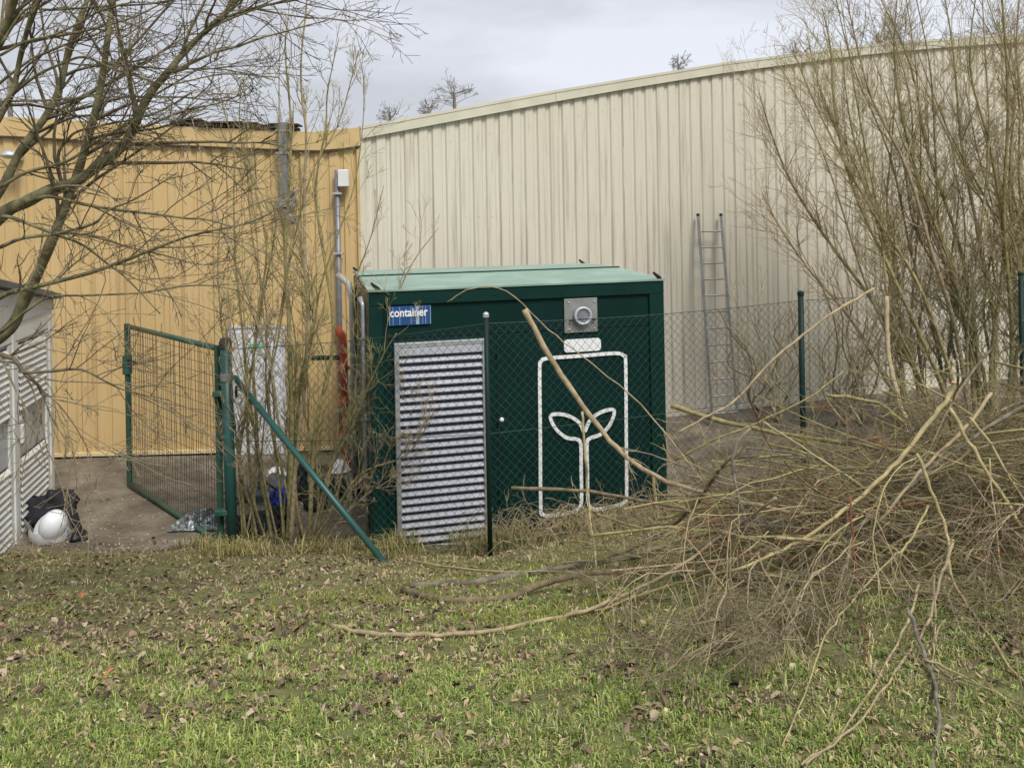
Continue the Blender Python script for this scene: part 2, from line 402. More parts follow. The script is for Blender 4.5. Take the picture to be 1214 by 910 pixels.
# local x negative towards the left
ty = lambda x: top_yellow(-x)
for k in range(12):
    x1 = -.03 - k * W; x0 = x1 - W + .003
    m = sheet(x0, x1, .07, lambda s: ty(s) - .22, depth=.026); m.build('cladding_panel', M['yellow'], yel)
for i in range(4):
    x1 = -i * 3.1; x0 = x1 - 3.094
    fascia(yel, x0, x1, ty, .27, M['yellow_trim'], .035, .6)
    b_ = MB(); xs = np.linspace(x0, x1, 8)
    for a0, a1 in zip(xs[:-1], xs[1:]):
        b_.add([(a0, -.05, ty(a0) - .285), (a1, -.05, ty(a1) - .285), (a1, -.05, ty(a1) - .262), (a0, -.05, ty(a0) - .262),
                (a0, .05, ty(a0) - .285), (a1, .05, ty(a1) - .285), (a1, .05, ty(a1) - .262), (a0, .05, ty(a0) - .262)],
               [(0, 1, 2, 3), (3, 2, 6, 7), (0, 4, 5, 1), (4, 7, 6, 5), (0, 3, 7, 4), (1, 5, 6, 2)])
    b_.build('drip_edge_shade', M['rooffelt'], yel)  # drip lip coloured dark to paint the shadow line below the fascia
MB().box(-12.5, 0, -.03, .03, .03, .075).build('base_trim', mat('pale_base_trim', (.66, .55, .33), .5, .1, 4), yel)
MB().box(-12.5, 0, .03, .1, -.3, .06).build('plinth', M['plinth'], yel)
MB().box(-.05, -.012, -.03, .1, .06, 4.30).build('corner_flashing', M['yellow_trim'], yel)
MB().box(-12.5, 0, .1, 20, 4.2, 4.35).build('roof', M['cabroof'], yel)
MB().box(-12.5, -12.3, .1, 20, -.3, 4.2).box(-12.3, -.3, 19.8, 20, -.3, 4.2).build('back_wall', M['yellow_trim'], yel)
def yl(px, py):
    p = onwall(px, py, YA, YB); return (p[0] - YB[0]) / math.cos(aY + math.pi), p[2]
# loose strip of roofing felt lying on the roof edge
x0, z0 = yl(203, 136); x1, z1 = yl(352, 152)
b_ = MB(); n = 9
for i in range(n):
    a0 = x0 + (x1 - x0) * i / n; a1 = x0 + (x1 - x0) * (i + 1) / n; za = ty((a0 + a1) / 2) + .015 + .015 * math.sin(i * 1.9)
    b_.bbox(a0, a1 - .004, -.07 + .015 * math.sin(i * 2.3), .25, za, za + .05 + .008 * math.sin(i * 3.7), .006).bbox(a0 + .02, a1 + .04, -.10 + .02 * math.sin(i * 1.3), .20, za + .056, za + .075 + .008 * math.sin(i * 2.7), .004)
felt = b_.build('roof_felt_strip', M['rooffelt'], loc=(YB[0], YB[1], 0)); felt.rotation_euler.z = aY + math.pi
tag(felt, 'ragged dark strip of roofing felt lying on the yellow hall roof edge', 'roof felt')
# white door
dx0, dzt = yl(274, 389); dx1, _ = yl(336, 389)
d = MB().bbox(dx0, dx1, -.055, -.004, 0, dzt, .006).build('door', M['door'], yel)
MB().box(dx0 - .035, dx0 - .002, -.07, .0, 0, dzt + .03).box(dx1 + .002, dx1 + .035, -.07, 0, 0, dzt + .03).box(dx0 - .002, dx1 + .002, -.07, 0, dzt + .003, dzt + .032).build('door_frame', mat('door_frame_paint', (.55, .56, .58), .5, .05, 3), d)
MB().bbox(dx0 + .06, dx0 + .095, -.085, -.056, .82, .98, .004).tube([(dx0 + .078, -.085, .93), (dx0 + .078, -.12, .93), (dx0 + .17, -.12, .93)], .009, 8).build('handle', M['black'], d)
MB().box(dx0 + .26, dx0 + .47, -.060, -.0555, 1.50, 1.56).build('sticker', M['teal'], d)
# square downpipe with its brackets and outlets
px_, pz1 = yl(338, 148); _, pz0 = yl(338, 236)
t_ = thing('square_downpipe', 'grey square downpipe with elbows hanging below the yellow roof edge', 'downpipe', (YB[0], YB[1], 0), aY + math.pi)
MB().bbox(px_ - .055, px_ + .055, -.17, -.06, pz0, pz1 + .02, .008).build('pipe', M['pipegrey'], t_)
for z_ in (pz1 - .12, pz0 + .62): MB().bbox(px_ - .10, px_ + .10, -.18, -.052, z_, z_ + .035, .004).build('bracket', M['zincdark'], t_)
MB().bbox(px_ - .11, px_ + .16, -.19, -.05, pz0 - .12, pz0, .01).build('junction_box', M['zincdark'], t_)
MB().tube([(px_ + .08, -.12, pz0), (px_ + .10, -.13, pz0 + .08), (px_ + .16, -.13, pz0 + .10), (px_ + .16, -.13, pz0 + .02)], .045, 10).build('elbow', M['pipegrey'], t_, smooth=True)
MB().tube([(px_ + .0, -.12, pz0 - .12), (px_ + .02, -.12, pz0 - .22), (px_ + .11, -.14, pz0 - .26), (px_ + .13, -.14, pz0 - .36)], .04, 10).build('outlet', M['pipegrey'], t_, smooth=True)
# tall grey mast with a white box
px_, pz1 = yl(401, 202); _, pz0 = yl(401, 520)
t_ = thing('cable_riser', 'slim grey riser pipe with a white box at its top on the yellow wall', 'pipe', (YB[0], YB[1], 0), aY + math.pi)
MB().tube([(px_, -.10, 0), (px_, -.10, pz1)], .036, 12).build('pipe', M['pipegrey'], t_, smooth=True)
MB().bbox(px_ + .02, px_ + .17, -.18, -.055, pz1 - .24, pz1 + .0, .01).build('white_box', M['cabwhite'], t_)
for z_ in (.6, 1.7, 2.8, pz1 - .35): MB().bbox(px_ - .065, px_ + .065, -.16, -.04, z_, z_ + .03, .004).build('clamp', M['galv'], t_)
# small wall lamp far left
lx, lz = yl(25, 186)
t_ = thing('wall_lamp', 'small silver lamp fixed high on the yellow wall behind the branches', 'lamp', (YB[0], YB[1], 0), aY + math.pi)
MB().bbox(lx - .05, lx + .05, -.10, -.02, lz - .06, lz + .06, .01).build('wall_mount', M['galv'], t_)
MB().tube([(lx, -.09, lz), (lx + .02, -.24, lz + .02)], .02, 8).build('arm', M['galv'], t_)
MB().lathe([(.02, .07), (.07, .06), (.13, 0), (.12, -.02), (.05, -.05)], 18, (lx + .02, -.30, lz)).build('lamp_shade', M['galv'], t_, smooth=True)

# ================================================================== LADDER leaning on the cream wall
wl = onwall(824, 255, CA, CB); wr = onwall(851, 255, CA, CB)
nrm = np.array([uC[1], -uC[0]])                           # out of the cream wall
lad = thing('aluminium_ladder', 'long narrow aluminium ladder leaning against the cream wall', 'ladder', (0, 0, 0))
tl = wl + np.array([nrm[0], nrm[1], 0]) * .09; tr = wr + np.array([nrm[0], nrm[1], 0]) * .09
bl = np.array([*(P(845, 505, 12.75)[:2]), 0]); br = np.array([*(P(875, 505, 12.85)[:2]), 0])
MB().tube([bl, tl], .026, 4).build('rail', M['zincdark'], lad); MB().tube([br, tr], .026, 4).build('rail', M['zincdark'], lad)
for k in range(12):
    f = .055 + k * .0785
    MB().tube([bl + (tl - bl) * f, br + (tr - br) * f], .015, 6).build('rung', M['zincdark'], lad)
for q in (tl, tr): MB().blob(q, (.03, .03, .03), 1, .05, 8, 6).build('end_cap', M['black'], lad)

# ================================================================== GREEN CONTAINER
KA = np.array([-1.373, 8.0]); KT = .242; KU = np.array([math.cos(KT), math.sin(KT)]); KB = KA + 3.09 * KU
KL, KD, KH = 3.09, 2.64, 2.6
def ku(px, py):
    p = onwall(px, py, KA, KB); return float(np.dot(p[:2] - KA, KU)), float(p[2])
K = thing('green_container', 'dark green steel plant container with a white sprout drawing and big louvre', 'container', (*KA, 0), KT)
MB().box(.02, KL - .02, .03, KD - .02, -.15, KH - .03).build('body', M['green'], K)
MB().bbox(0, KL, 0, .12, KH - .135, KH, .005).build('top_rail', M['greenfr'], K)
MB().bbox(0, KL, 0.002, .12, -.15, .10, .005).build('bottom_rail', M['greenfr'], K)
for x0, x1 in ((0, .13), (KL - .165, KL)): MB().bbox(x0, x1, .003, .14, .10, KH - .135, .005).build('corner_post', M['greenfr'], K)
MB().bbox(0.0, .13, KD - .13, KD, -.1, KH - .02, .005).build('corner_post', M['greenfr'], K)
MB().bbox(KL - .13, KL, KD - .13, KD, -.1, KH - .02, .005).build('corner_post', M['greenfr'], K)
MB().bbox(0.003, .10, .14, KD - .13, KH - .13, KH - .01, .005).build('side_rail', M['greenfr'], K)
MB().bbox(KL - .1, KL - .003, .14, KD - .13, KH - .13, KH - .01, .005).build('side_rail', M['greenfr'], K)
MB().box(.13, KL - .165, .022, .031, 2.14, 2.146).box(1.27, 1.276, .022, .031, .1, 2.14).build('panel_seam', M['dark'], K)
# two roof sheets meeting on a shallow ridge
def roofsheet(y0, z0, y1, z1, x0, x1, t_=.018):
    return MB().add([(x0, y0, z0), (x1, y0, z0), (x1, y1, z1), (x0, y1, z1), (x0, y0, z0 + t_), (x1, y0, z0 + t_), (x1, y1, z1 + t_), (x0, y1, z1 + t_)],
                    [(0, 3, 2, 1), (4, 5, 6, 7), (0, 1, 5, 4), (1, 2, 6, 5), (2, 3, 7, 6), (3, 0, 4, 7)])
roofsheet(-.012, KH + .002, KD / 2 - .01, KH + .045, -.01, KL + .01).build('roof_sheet', M['roofsheen'], K)
roofsheet(KD / 2 - .01, KH + .052, KD + .01, KH + .022, -.01, KL + .01).build('roof_sheet', M['roofsheen'], K)
MB().bbox(-.012, KL + .012, KD / 2 - .035, KD / 2 + .012, KH + .058, KH + .076, .003).build('ridge_shadow_strip', M['greenfr'], K)  # dark strip painting the shadow line where the rear sheet's lip begins
for (hx, hy) in ((.06, .02), (KL - .07, .02), (.03, KD - .1), (KL - .02, KD - .04)):
    MB().tube([(hx + .05, hy, KH), (hx + .03, hy, KH + .03), (hx - .04, hy, KH + .09)], [.018, .022, .012], 6).build('lifting_lug', M['black'], K)
# louvre
ul, vt = ku(467, 407); ur, _ = ku(576, 402); vb = .05
MB().bbox(ul, ul + .045, -.035, .03, vb, vt, .004).build('louvre_frame', M['galv'], K)
MB().bbox(ur - .045, ur, -.035, .03, vb, vt, .004).build('louvre_frame', M['galv'], K)
MB().bbox(ul + .045, ur - .045, -.034, .03, vt - .05, vt, .004).build('louvre_frame', M['galv'], K)
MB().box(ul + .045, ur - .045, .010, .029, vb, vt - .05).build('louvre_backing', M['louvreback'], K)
sm = MB().add([(0, -.030, 0), (1, -.030, 0), (1, .006, .030), (0, .006, .030), (0, -.030, .010), (1, -.030, .010), (1, .008, .036), (0, .008, .036), ],
              [(0, 1, 5, 4), (4, 5, 6, 7), (0, 3, 2, 1), (3, 7, 6, 2), (0, 4, 7, 3), (1, 2, 6, 5)])
s0 = sm.build('louvre_slat', M['slat'], K); n = 26; pit = (vt - .05 - vb) / n; wS = ur - ul - .094
for k in range(n):
    o = s0 if k == 0 else share('louvre_slat', s0.data, K)
    o.location = (ul + .047, 0, vb + k * pit + .01); o.scale = (wS, 1, 1)
    if k == n - 1: o.location.z -= .004
    o.rotation_euler = (random.uniform(-.03, .03), random.uniform(-.0015, .0015), 0)
b_ = MB()
for zz in np.arange(.2, 2.3, .3):
    for xx in (.065, KL - .08): b_.lathe([(.010, 0), (.010, -.006), (.005, -.008)], 8, (xx, .004, zz), 'Y')
for xx in np.arange(.2, KL - .2, .35): b_.lathe([(.010, 0), (.010, -.006), (.005, -.008)], 8, (xx, .001, KH - .07), 'Y')
b_.build('bolts', M['greenfr'], K)
for zz in (.45, 1.15, 1.85): MB().tube([(1.273, .016, zz), (1.273, .016, zz + .12)], .012, 8).build('door_hinge', M['greenfr'], K)
MB().bbox(ul + .046, ur - .046, -.031, .0, vt - .125, vt - .052, .004).build('lintel_sheet', M['slat'], K)
# vent plate
pu0, pz1 = ku(669, 354.5); pu1, pz0 = ku(709, 393)
vp = MB().bbox(pu0, pu1, .008, .022, pz0, pz1, .003).build('vent_plate', M['zincdark'], K)
cu_, cz_ = ku(690, 374)
MB().lathe([(.075, 0), (.092, -.01), (.098, -.05), (.082, -.062), (.07, -.05), (.068, -.02)], 28, (cu_, .008, cz_), 'Y').build('vent_ring', M['slat'], vp, smooth=True)
gb_ = MB()
for k in range(7): gb_.box(cu_ - .06, cu_ + .06, -.030, -.022, cz_ - .056 + k * .018, cz_ - .048 + k * .018)
gb_.build('vent_grille', M['galv'], vp)
MB().lathe([(.069, 0), (.069, -.012)], 24, (cu_, .004, cz_), 'Y').build('vent_opening', M['dark'], vp)
for sx in (-1, 1):
    MB().tube([(cu_ + sx * .13, .006, cz_ - .045), (cu_ + sx * .13, -.02, cz_ - .045), (cu_ + sx * .10, -.025, cz_ - .04)], .008, 6).build('wing_bolt', M['black'], vp)
    for sz in (-1, 1): MB().lathe([(.009, 0), (.009, -.008), (.004, -.01)], 8, (cu_ + sx * .14, .008, cz_ + sz * .14 ), 'Y').build('rivet', M['galv'], vp)
# blank white plate with rounded corners
def roundrect(x0, x1, z0, z1, r, y0, y1):
    pts = []
    for (cx, cz, a0) in ((x1 - r, z1 - r, 0), (x0 + r, z1 - r, 90), (x0 + r, z0 + r, 180), (x1 - r, z0 + r, 270)):
        for k in range(5): a_ = math.radians(a0 + k * 22.5); pts.append((cx + r * math.cos(a_), cz + r * math.sin(a_)))
    n_ = len(pts); vs_ = [(x, y0, z) for x, z in pts] + [(x, y1, z) for x, z in pts]
    return MB().add(vs_, [tuple(range(n_)), tuple(range(2 * n_ - 1, n_ - 1, -1))] + [(i, (i + 1) % n_, n_ + (i + 1) % n_, n_ + i) for i in range(n_)])
qu0, qz1 = ku(669, 403); qu1, qz0 = ku(713, 415.5)
roundrect(qu0, qu1, qz0, qz1, .035, .010, .022).build('name_plate', M['white'], K)
# white sprout drawing
def stroke(pts, w_, y0, y1, k=5, closed=False):
    p = cr(pts, k); t_ = np.gradient(p, axis=0); t_ /= np.linalg.norm(t_, axis=1, keepdims=True) + 1e-9; nn = np.stack([-t_[:, 1], t_[:, 0]], 1)
    a_ = p + nn * w_ / 2; b2 = p - nn * w_ / 2; vs_ = []; fs_ = []
    for i in range(len(p)): vs_ += [(a_[i, 0], y0, a_[i, 1]), (b2[i, 0], y0, b2[i, 1]), (b2[i, 0], y1, b2[i, 1]), (a_[i, 0], y1, a_[i, 1])]
    for i in range(len(p) - 1):
        for q in range(4): fs_.append((i * 4 + q, i * 4 + (q + 1) % 4, (i + 1) * 4 + (q + 1) % 4, (i + 1) * 4 + q))
    fs_ += [(0, 1, 2, 3), (len(vs_) - 1, len(vs_) - 2, len(vs_) - 3, len(vs_) - 4)]
    return MB().add(vs_, fs_)
LP = [(693, 513), (686, 500), (670, 492), (653.5, 493), (659, 508), (672, 519), (684, 521), (689, 527), (689.5, 560), (690, 592), (687, 603), (678, 608), (655, 611.5), (644, 610), (641.5, 600),
      (641, 520), (640.3, 440), (642, 429), (650, 425), (690, 422), (730, 419), (740, 422), (742.3, 430), (743, 510), (743.5, 586), (741, 595), (733, 599.5), (710, 604), (701, 602), (697.5, 592),
      (697, 560), (696.5, 527), (700, 520), (713, 515), (724, 503), (728.5, 486.5), (713, 489), (700, 499), (694, 512)]
stroke([ku(*p_) for p_ in LP], .036, .012, .022, 5).build('sprout_drawing', M['white'], K)
bu, bz = ku(595.5, 498); MB().lathe([(.022, 0), (.022, -.012), (.012, -.02)], 14, (bu, .03, bz), 'Y').build('lock_cover', M['white'], K)
# container sign
su0, sz1 = ku(461, 364); su1, sz0 = ku(511, 384); sw, sh = su1 - su0, sz1 - sz0
sg = MB().bbox(su0, su1, .006, .022, sz0, sz1, .002).build('sign', M['bluesign'], K)
for a0, a1 in ((.0, .015), (.09, .10), (.25, .262), (.52, .53), (.64, .72), (.80, .81), (.87, .882), (.985, 1.0)):
    MB().box(su0 + a0 * sw, su0 + a1 * sw, .0035, .006, sz0 + .004, sz1 - .004).build('sign_stripe', M['palesign'], sg)
cv = bpy.data.curves.new('lettering', 'FONT'); cv.body = 'container'; cv.extrude = .0012; cv.offset = .0024; cv.size = sh * .62; cv.space_character = 1.02
tmp = bpy.data.objects.new('tmp', cv); COL.objects.link(tmp); bpy.context.view_layer.update()
me = bpy.data.meshes.new_from_object(tmp.evaluated_get(bpy.context.evaluated_depsgraph_get()))
wtx = max(v.co.x for v in me.vertices) - min(v.co.x for v in me.vertices)
bpy.data.objects.remove(tmp); me.materials.clear(); me.materials.append(M['white'])
lo_ = share('lettering', me, sg, (su0 + .02 * sw, -.001, sz0 + sh * .47), (math.pi / 2, 0, 0), (sw * .90 / wtx, 1, 1))
# pipes and cables standing at the left end of the container
cond = thing('conduit', 'slim galvanised conduit running up the left corner of the green container', 'pipe', (*P(434, 540, 8.25)[:2], 0))
MB().tube([(0, 0, 0), (0, 0, 2.45), (-.04, .05, 2.52)], .028, 10).build('tube', M['galv'], cond, smooth=True)
for z_ in (.5, 1.3, 2.1): MB().bbox(-.04, .06, -.035, .06, z_, z_ + .025, .003).build('clip', M['zincdark'], cond)
c2 = thing('white_conduit', 'pale grey drain pipe between the conduit and the red pipe', 'pipe', (*P(421, 540, 10.3)[:2], 0))
MB().tube([(0, 0, 0), (.0, 0, 2.3), (-.05, .02, 2.5), (-.2, .1, 2.6)], .042, 12).build('tube', mat('pale_pipe', (.36, .35, .33), .5, .15, 6), c2, smooth=True)
MB().tube([(.10, 0, 0), (.10, 0, 2.45)], .03, 8).build('cable', M['black'], c2)
MB().lathe([(.07, 1.2), (.07, 1.32)], 12).build('coupling', M['zincdark'], c2)
r_ = thing('red_pipe', 'red orange standpipe rising from a flange beside the yellow wall', 'pipe', (*P(409, 532, 11.0)[:2], 0))
MB().tube([(0, 0, .05), (0, 0, 1.62), (-.015, 0, 1.75), (-.09, 0, 1.86)], [.055] * 4, 12).build('tube', M['red'], r_, smooth=True)
for z_ in (.03, .42, .85, 1.3): MB().lathe([(.085, z_), (.085, z_ + .045)], 14).build('flange', M['red'], r_)
MB().tube([(-.42, 0, 1.46), (-.04, 0, 1.46)], .032, 8).build('side_arm', M['fence'], r_)
h_ = thing('hard_hat', 'white hard hat lying at the foot of the red pipe', 'helmet', (*P(402, 531, 10.8)[:2], .02))
MB().lathe([(.15, 0), (.145, .01), (.125, .012), (.12, .06), (.09, .11), (.045, .135), (.005, .14)], 20).build('shell', M['skin_hat'], h_, smooth=True)
MB().blob((-.2, 0, .03), (.16, .08, .04), 3, .3).build('strap', M['blackcloth'], h_)

# ================================================================== FENCE AND GATE
Z_T = 2.47
FP = [np.array([-2.88, 8.36]), np.array([-.22, 7.33]), np.array([3.06, 8.70]), np.array([6.56, 10.60]), np.array([9.9, 12.3])]
fen = thing('chain_link_fence', 'dark green chain link fence running in front of the container and cream hall', 'fence', (0, 0, 0))
def fpost(p, bottom_lean=(0, 0), top=Z_T, r=.022):
    z0 = gz(*p) - .15
    o = MB().tube([(p[0] + bottom_lean[0], p[1], z0), (p[0], p[1], top - .02)], r, 14).build('fence_post', M['fence'], fen, smooth=True)
    MB().lathe([(r + .006, -.03), (r + .006, 0), (r * .8, .012), (.005, .018)], 14, (p[0], p[1], top - .015)).build('post_cap', M['fence'] if p is not FP[1] else M['galv'], o)
for p in FP[1:]: fpost(p, (0.0, 0), r=.022 if p is FP[1] else .030)
ZW = Z_T - .10
def wires_between(A, B, zt0, zt1, zb0, zb1):
    L = np.linalg.norm(B - A); n = int(L / .0425); cell = .0425; m = MB(); u = (B - A) / L; nn = np.array([u[1], -u[0]])
    for i in range(n):
        f = (i + .5) / n; zt = zt0 + (zt1 - zt0) * f - .035 * math.sin(math.pi * f); zb = zb0 + (zb1 - zb0) * f
        K_ = int((zt - zb) / cell); pts = []
        for k in range(K_ + 1):
            s = 1 if (k + i) % 2 else -1; x = (i + .5) * cell * (L / (n * cell)) + s * cell * .5
            bow = .03 * math.sin(math.pi * f) * math.sin(k / K_ * 3) + .012 * noise.noise(Vector((x * 2 + A[0], k * .12, 1)))
            sg_ = (s * .004) if i % 2 else (-s * .004)
            z_ = zt - k * (zt - zb) / K_ + .012 * noise.noise(Vector((x * 1.7, k * .15, 4 + A[0])))
            q = A + u * x + nn * (bow + sg_); pts.append((q[0], q[1], z_))
        m.tube(pts, .0025, 3, cap=False)
    return m
for i in range(4):
    A, B = FP[i], FP[i + 1]
    za = (2.02 if i == 0 else ZW); zb_ = ZW
    zba = gz(*A) + .03; zbb = gz(*B) + .03
    o = wires_between(A, B, za, zb_, zba, zbb).build('mesh_wires', M['wire'], fen, stuff=True)
    for f_, sag in ((1, .035), (.52, .02), (.03, .01)):
        pts = []
        for k in range(13):
            t_ = k / 12; q = A + (B - A) * t_; top = za + (zb_ - za) * t_; bot = zba + (zbb - zba) * t_
            pts.append((q[0], q[1] - .004, bot + (top - bot) * f_ - sag * math.sin(math.pi * t_)))
        MB().tube(pts, .0032, 5).build('tension_wire', M['wire'], fen)
gate = thing('field_gate', 'open dark green tube and wire mesh gate leaf swung towards the yellow hall', 'gate', (0, 0, 0))
H0 = P(262, 648, 8.40); hx, hy = -3.0, 8.42; ex, ey = -4.80, 10.31
gu = unit(np.array([ex - hx, ey - hy])); GL = float(np.hypot(ex - hx, ey - hy))
def gp(s, z): return (hx + gu[0] * s, hy + gu[1] * s, z)
zb1, zt1 = .03, 2.02; zb2, zt2 = .06, 2.02
for (a_, b2, nm) in ((gp(0, zb1 - .03), gp(0, zt1 + .03), 'stile'), (gp(GL, zb2 - .03), gp(GL, zt2 + .03), 'stile'), (gp(.03, zt1), gp(GL - .03, zt2), 'top_rail'), (gp(.03, zb1), gp(GL - .03, zb2), 'bottom_rail')):
    MB().tube([a_, b2], .034 if nm == 'stile' else .030, 4 if nm == 'stile' else 12).build(nm, M['gateframe'], gate, smooth=nm != 'stile')
nv = 40; v0 = None
for k in range(nv):
    s = .07 + (GL - .14) * k / (nv - 1)
    if v0 is None:
        v0 = MB().tube([(0, 0, zb1), (.003, .004, 1.0), (0, 0, zt1)], .0028, 4, cap=False).build('mesh_wire', M['gatewire'], gate)
        o = v0
    else: o = share('mesh_wire', v0.data, gate)
    p_ = gp(s, 0); o.location = p_; o.rotation_euler = (random.uniform(-.006, .006), random.uniform(-.006, .006), random.uniform(0, 6))
for k in range(18):
    z = .12 + 1.82 * k / 17
    MB().tube([gp(.04, z), gp(GL * .5, z - .012), gp(GL - .04, z)], .0026, 4, cap=False).build('cross_wire', M['gatewire'], gate)
p_ = gp(GL - .0, 1.52); MB().bbox(p_[0] - .045, p_[0] + .045, p_[1] - .05, p_[1] + .04, 1.42, 1.66, .006).build('lock_box', M['gateframe'], gate)
MB().tube([(p_[0], p_[1] - .02, 1.6), (p_[0] + .10, p_[1] - .12, 1.6), (p_[0] + .19, p_[1] - .14, 1.57)], .012, 6).build('lock_handle', M['black'], gate)
gpst = thing('gate_post', 'stout round dark green gate post with dark cap beside the open gate', 'post', (-2.86, 8.36, 0))
MB().tube([(.0, 0, -.2), (-.035, 0, 2.06)], .056, 18).build('shaft', M['post'], gpst, smooth=True)
MB().lathe([(.062, 2.03), (.064, 2.09), (.05, 2.13), (.01, 2.14)], 18, (-.036, 0, 0)).build('cap', mat('post_cap_dark', (.05, .05, .045), .7, .3, 12), gpst)
MB().lathe([(.062, 1.70), (.064, 1.72), (.064, 1.76), (.062, 1.78)], 18, (-.030, 0, 0)).build('clamp', M['zincdark'], gpst)
for z_ in (.35, 1.55): MB().bbox(-.16, -.03, -.06, .03, z_, z_ + .05, .005).build('hinge', M['gateframe'], gpst)
br_ = MB().tube([(-2.80, 8.33, 1.74), tuple(hit(460, 668) - [0, 0, .03])], .029, 12).build('brace_tube', M['post'], smooth=True)
tag(br_, 'slanting dark green brace tube from the gate post down to the grass', 'brace')

# ================================================================== WHITE CABINET (left edge)
cA = np.array([-5.06, 8.10]); cB = np.array([-5.43, 9.75]); cu2 = unit(cB - cA); ca = math.atan2(cu2[1], cu2[0])
cab = thing('transformer_cabinet', 'white louvred electrical cabinet with grey doors at the left edge', 'cabinet', (*cB, 0), ca)
# local x runs away from the camera along the face, the face looks to local -y
CL = 3.3
MB().box(-CL, -.0, .05, 1.7, -.05, 2.20).build('body', M['cabgrey'], cab)
posts = [-.10, -1.25, -2.40, -3.28]
for x in posts: MB().bbox(x - .045, x + .055 if x > -.2 else x + .045, -.02, .10, -.05, 2.24, .008).build('frame_post', M['cabwhite'], cab)
MB().bbox(-.11, .0, 1.62, 1.72, -.05, 2.24, .008).build('frame_post', M['cabwhite'], cab)
MB().bbox(-CL, .0, -.01, .05, 2.10, 2.30, .006).build('fascia', M['cabwhite'], cab)
MB().bbox(-CL, .0, -.008, .05, -.05, .05, .006).build('bottom_rail', M['cabwhite'], cab)
lm = MB().add([(0, -.008, 0), (1, -.008, 0), (1, .028, .045), (0, .028, .045), (0, -.008, .012), (1, -.008, .012), (1, .03, .055), (0, .03, .055)],
              [(0, 1, 5, 4), (4, 5, 6, 7), (0, 3, 2, 1), (3, 7, 6, 2), (0, 4, 7, 3), (1, 2, 6, 5)])
sl0 = None
for i in range(3):
    x0, x1 = posts[i + 1] + .05, posts[i] - .05
    dr = MB().bbox(x0, x1, .020, .045, .06, 2.09, .004).build('door', M['cabgrey'], cab)
    for st in ((x0, x0 + .09), (x1 - .09, x1)): MB().bbox(st[0] + .004, st[1], -.006, .019, .065, 2.085, .004).build('stile', M['cabwhite'], dr)
    for (zb, zt) in ((.08, .86), (1.36, 2.06)):
        MB().box(x0 + .09, x1 - .09, .012, .019, zb, zt).build('louvre_backing', M['plinth'], dr)
        n = int((zt - zb) / .068)
        for k in range(n):
            if sl0 is None: sl0 = lm.build('louvre_slat', M['cabwhite'], dr); o = sl0
            else: o = share('louvre_slat', sl0.data, dr)
            o.location = (x0 + .095, -.012, zb + k * (zt - zb) / n); o.scale = (x1 - x0 - .19, .8, 1)
    MB().bbox(x0 + .15, x0 + .20, -.02, .018, 1.0, 1.20, .006).build('handle', M['cabwhite'], dr)
    MB().lathe([(.04, 0), (.04, -.012), (.02, -.02)], 14, (x0 + .175, .018, 1.26), 'Y').build('lock', M['cabwhite'], dr)
    if i == 0: MB().bbox((x0 + x1) / 2 + .05, (x0 + x1) / 2 + .12, .004, .018, 1.10, 1.26, .004).build('lock_plate', M['zincdark'], dr)
rf_ = MB().add([(.06, -.10, 2.42), (.06, 1.8, 2.40), (-CL - .1, 1.8, 2.72), (-CL - .1, -.10, 2.98), (.06, -.10, 2.48), (.06, 1.8, 2.46), (-CL - .1, 1.8, 2.80), (-CL - .1, -.10, 3.06)],
               [(0, 1, 2, 3), (7, 6, 5, 4), (0, 3, 7, 4), (1, 5, 6, 2), (0, 4, 5, 1), (3, 2, 6, 7)]); rf_.build('roof', M['cabroof'], cab)
MB().add([(0, -.03, 2.30), (0, -.03, 2.43), (-CL, -.03, 2.93), (-CL, -.03, 2.30), (0, .04, 2.30), (0, .04, 2.43), (-CL, .04, 2.93), (-CL, .04, 2.30)],
         [(0, 1, 2, 3), (7, 6, 5, 4), (0, 4, 5, 1), (3, 2, 6, 7), (0, 3, 7, 4), (1, 5, 6, 2)]).build('gable_board', M['cabgrey'], cab)

# ================================================================== GEAR ON THE GROUND
def ground_at(px, py, z=0.0):
    a, b = ray(px, py); Y = (z - CZ) / b; return np.array([a * Y, Y, z])
q = ground_at(62, 642)
hm = thing('safety_helmet', 'white safety helmet tilted against the black bag by the cabinet', 'helmet', (q[0], q[1], gz(q[0], q[1]) + .0), 0)
prof = [(.20, 0), (.205, .01), (.165, .02), (.155, .10), (.13, .17), (.08, .225), (.03, .245), (.004, .248)]
sh_ = MB().lathe(prof, 28).build('shell', M['skin_hat'], hm, smooth=True); sh_.rotation_euler = (.75, .35, .2); sh_.location = (0, .02, .11); sh_.scale = (.86, 1.0, 1.1)
vz = MB().add([(r * math.cos(a), r * math.sin(a) * .8 - .02, z) for (r, z) in ((.17, 0), (.21, -.07), (.20, -.15)) for a in np.linspace(math.radians(195), math.radians(345), 12)],
              [(i * 12 + j, i * 12 + j + 1, (i + 1) * 12 + j + 1, (i + 1) * 12 + j) for i in range(2) for j in range(11)]).build('visor', mat('scratched_visor', (.55, .56, .55), .4, .1, 20), hm, smooth=True)
vz.scale = (.8, .8, .8); vz.location = (-.05, -.04, .17); vz.rotation_euler = (.3, .2, -.3)
MB().blob((.09, -.13, .17), (.025, .02, .03), 2, .2, 10, 6).blob((.125, -.12, .15), (.02, .02, .03), 4, .2, 10, 6).build('buckle', M['black'], hm)
q = ground_at(42, 628)
bg_ = thing('black_bag', 'crumpled black bag with a grey strap at the cabinet foot', 'bag', (q[0], q[1], 0), 0)
MB().blob((0, 0, .16), (.24, .18, .20), 5, .5, 26, 16).blob((.18, .12, .22), (.18, .15, .16), 8, .5, 22, 12).build('bag_body', M['blackcloth'], bg_, smooth=True)
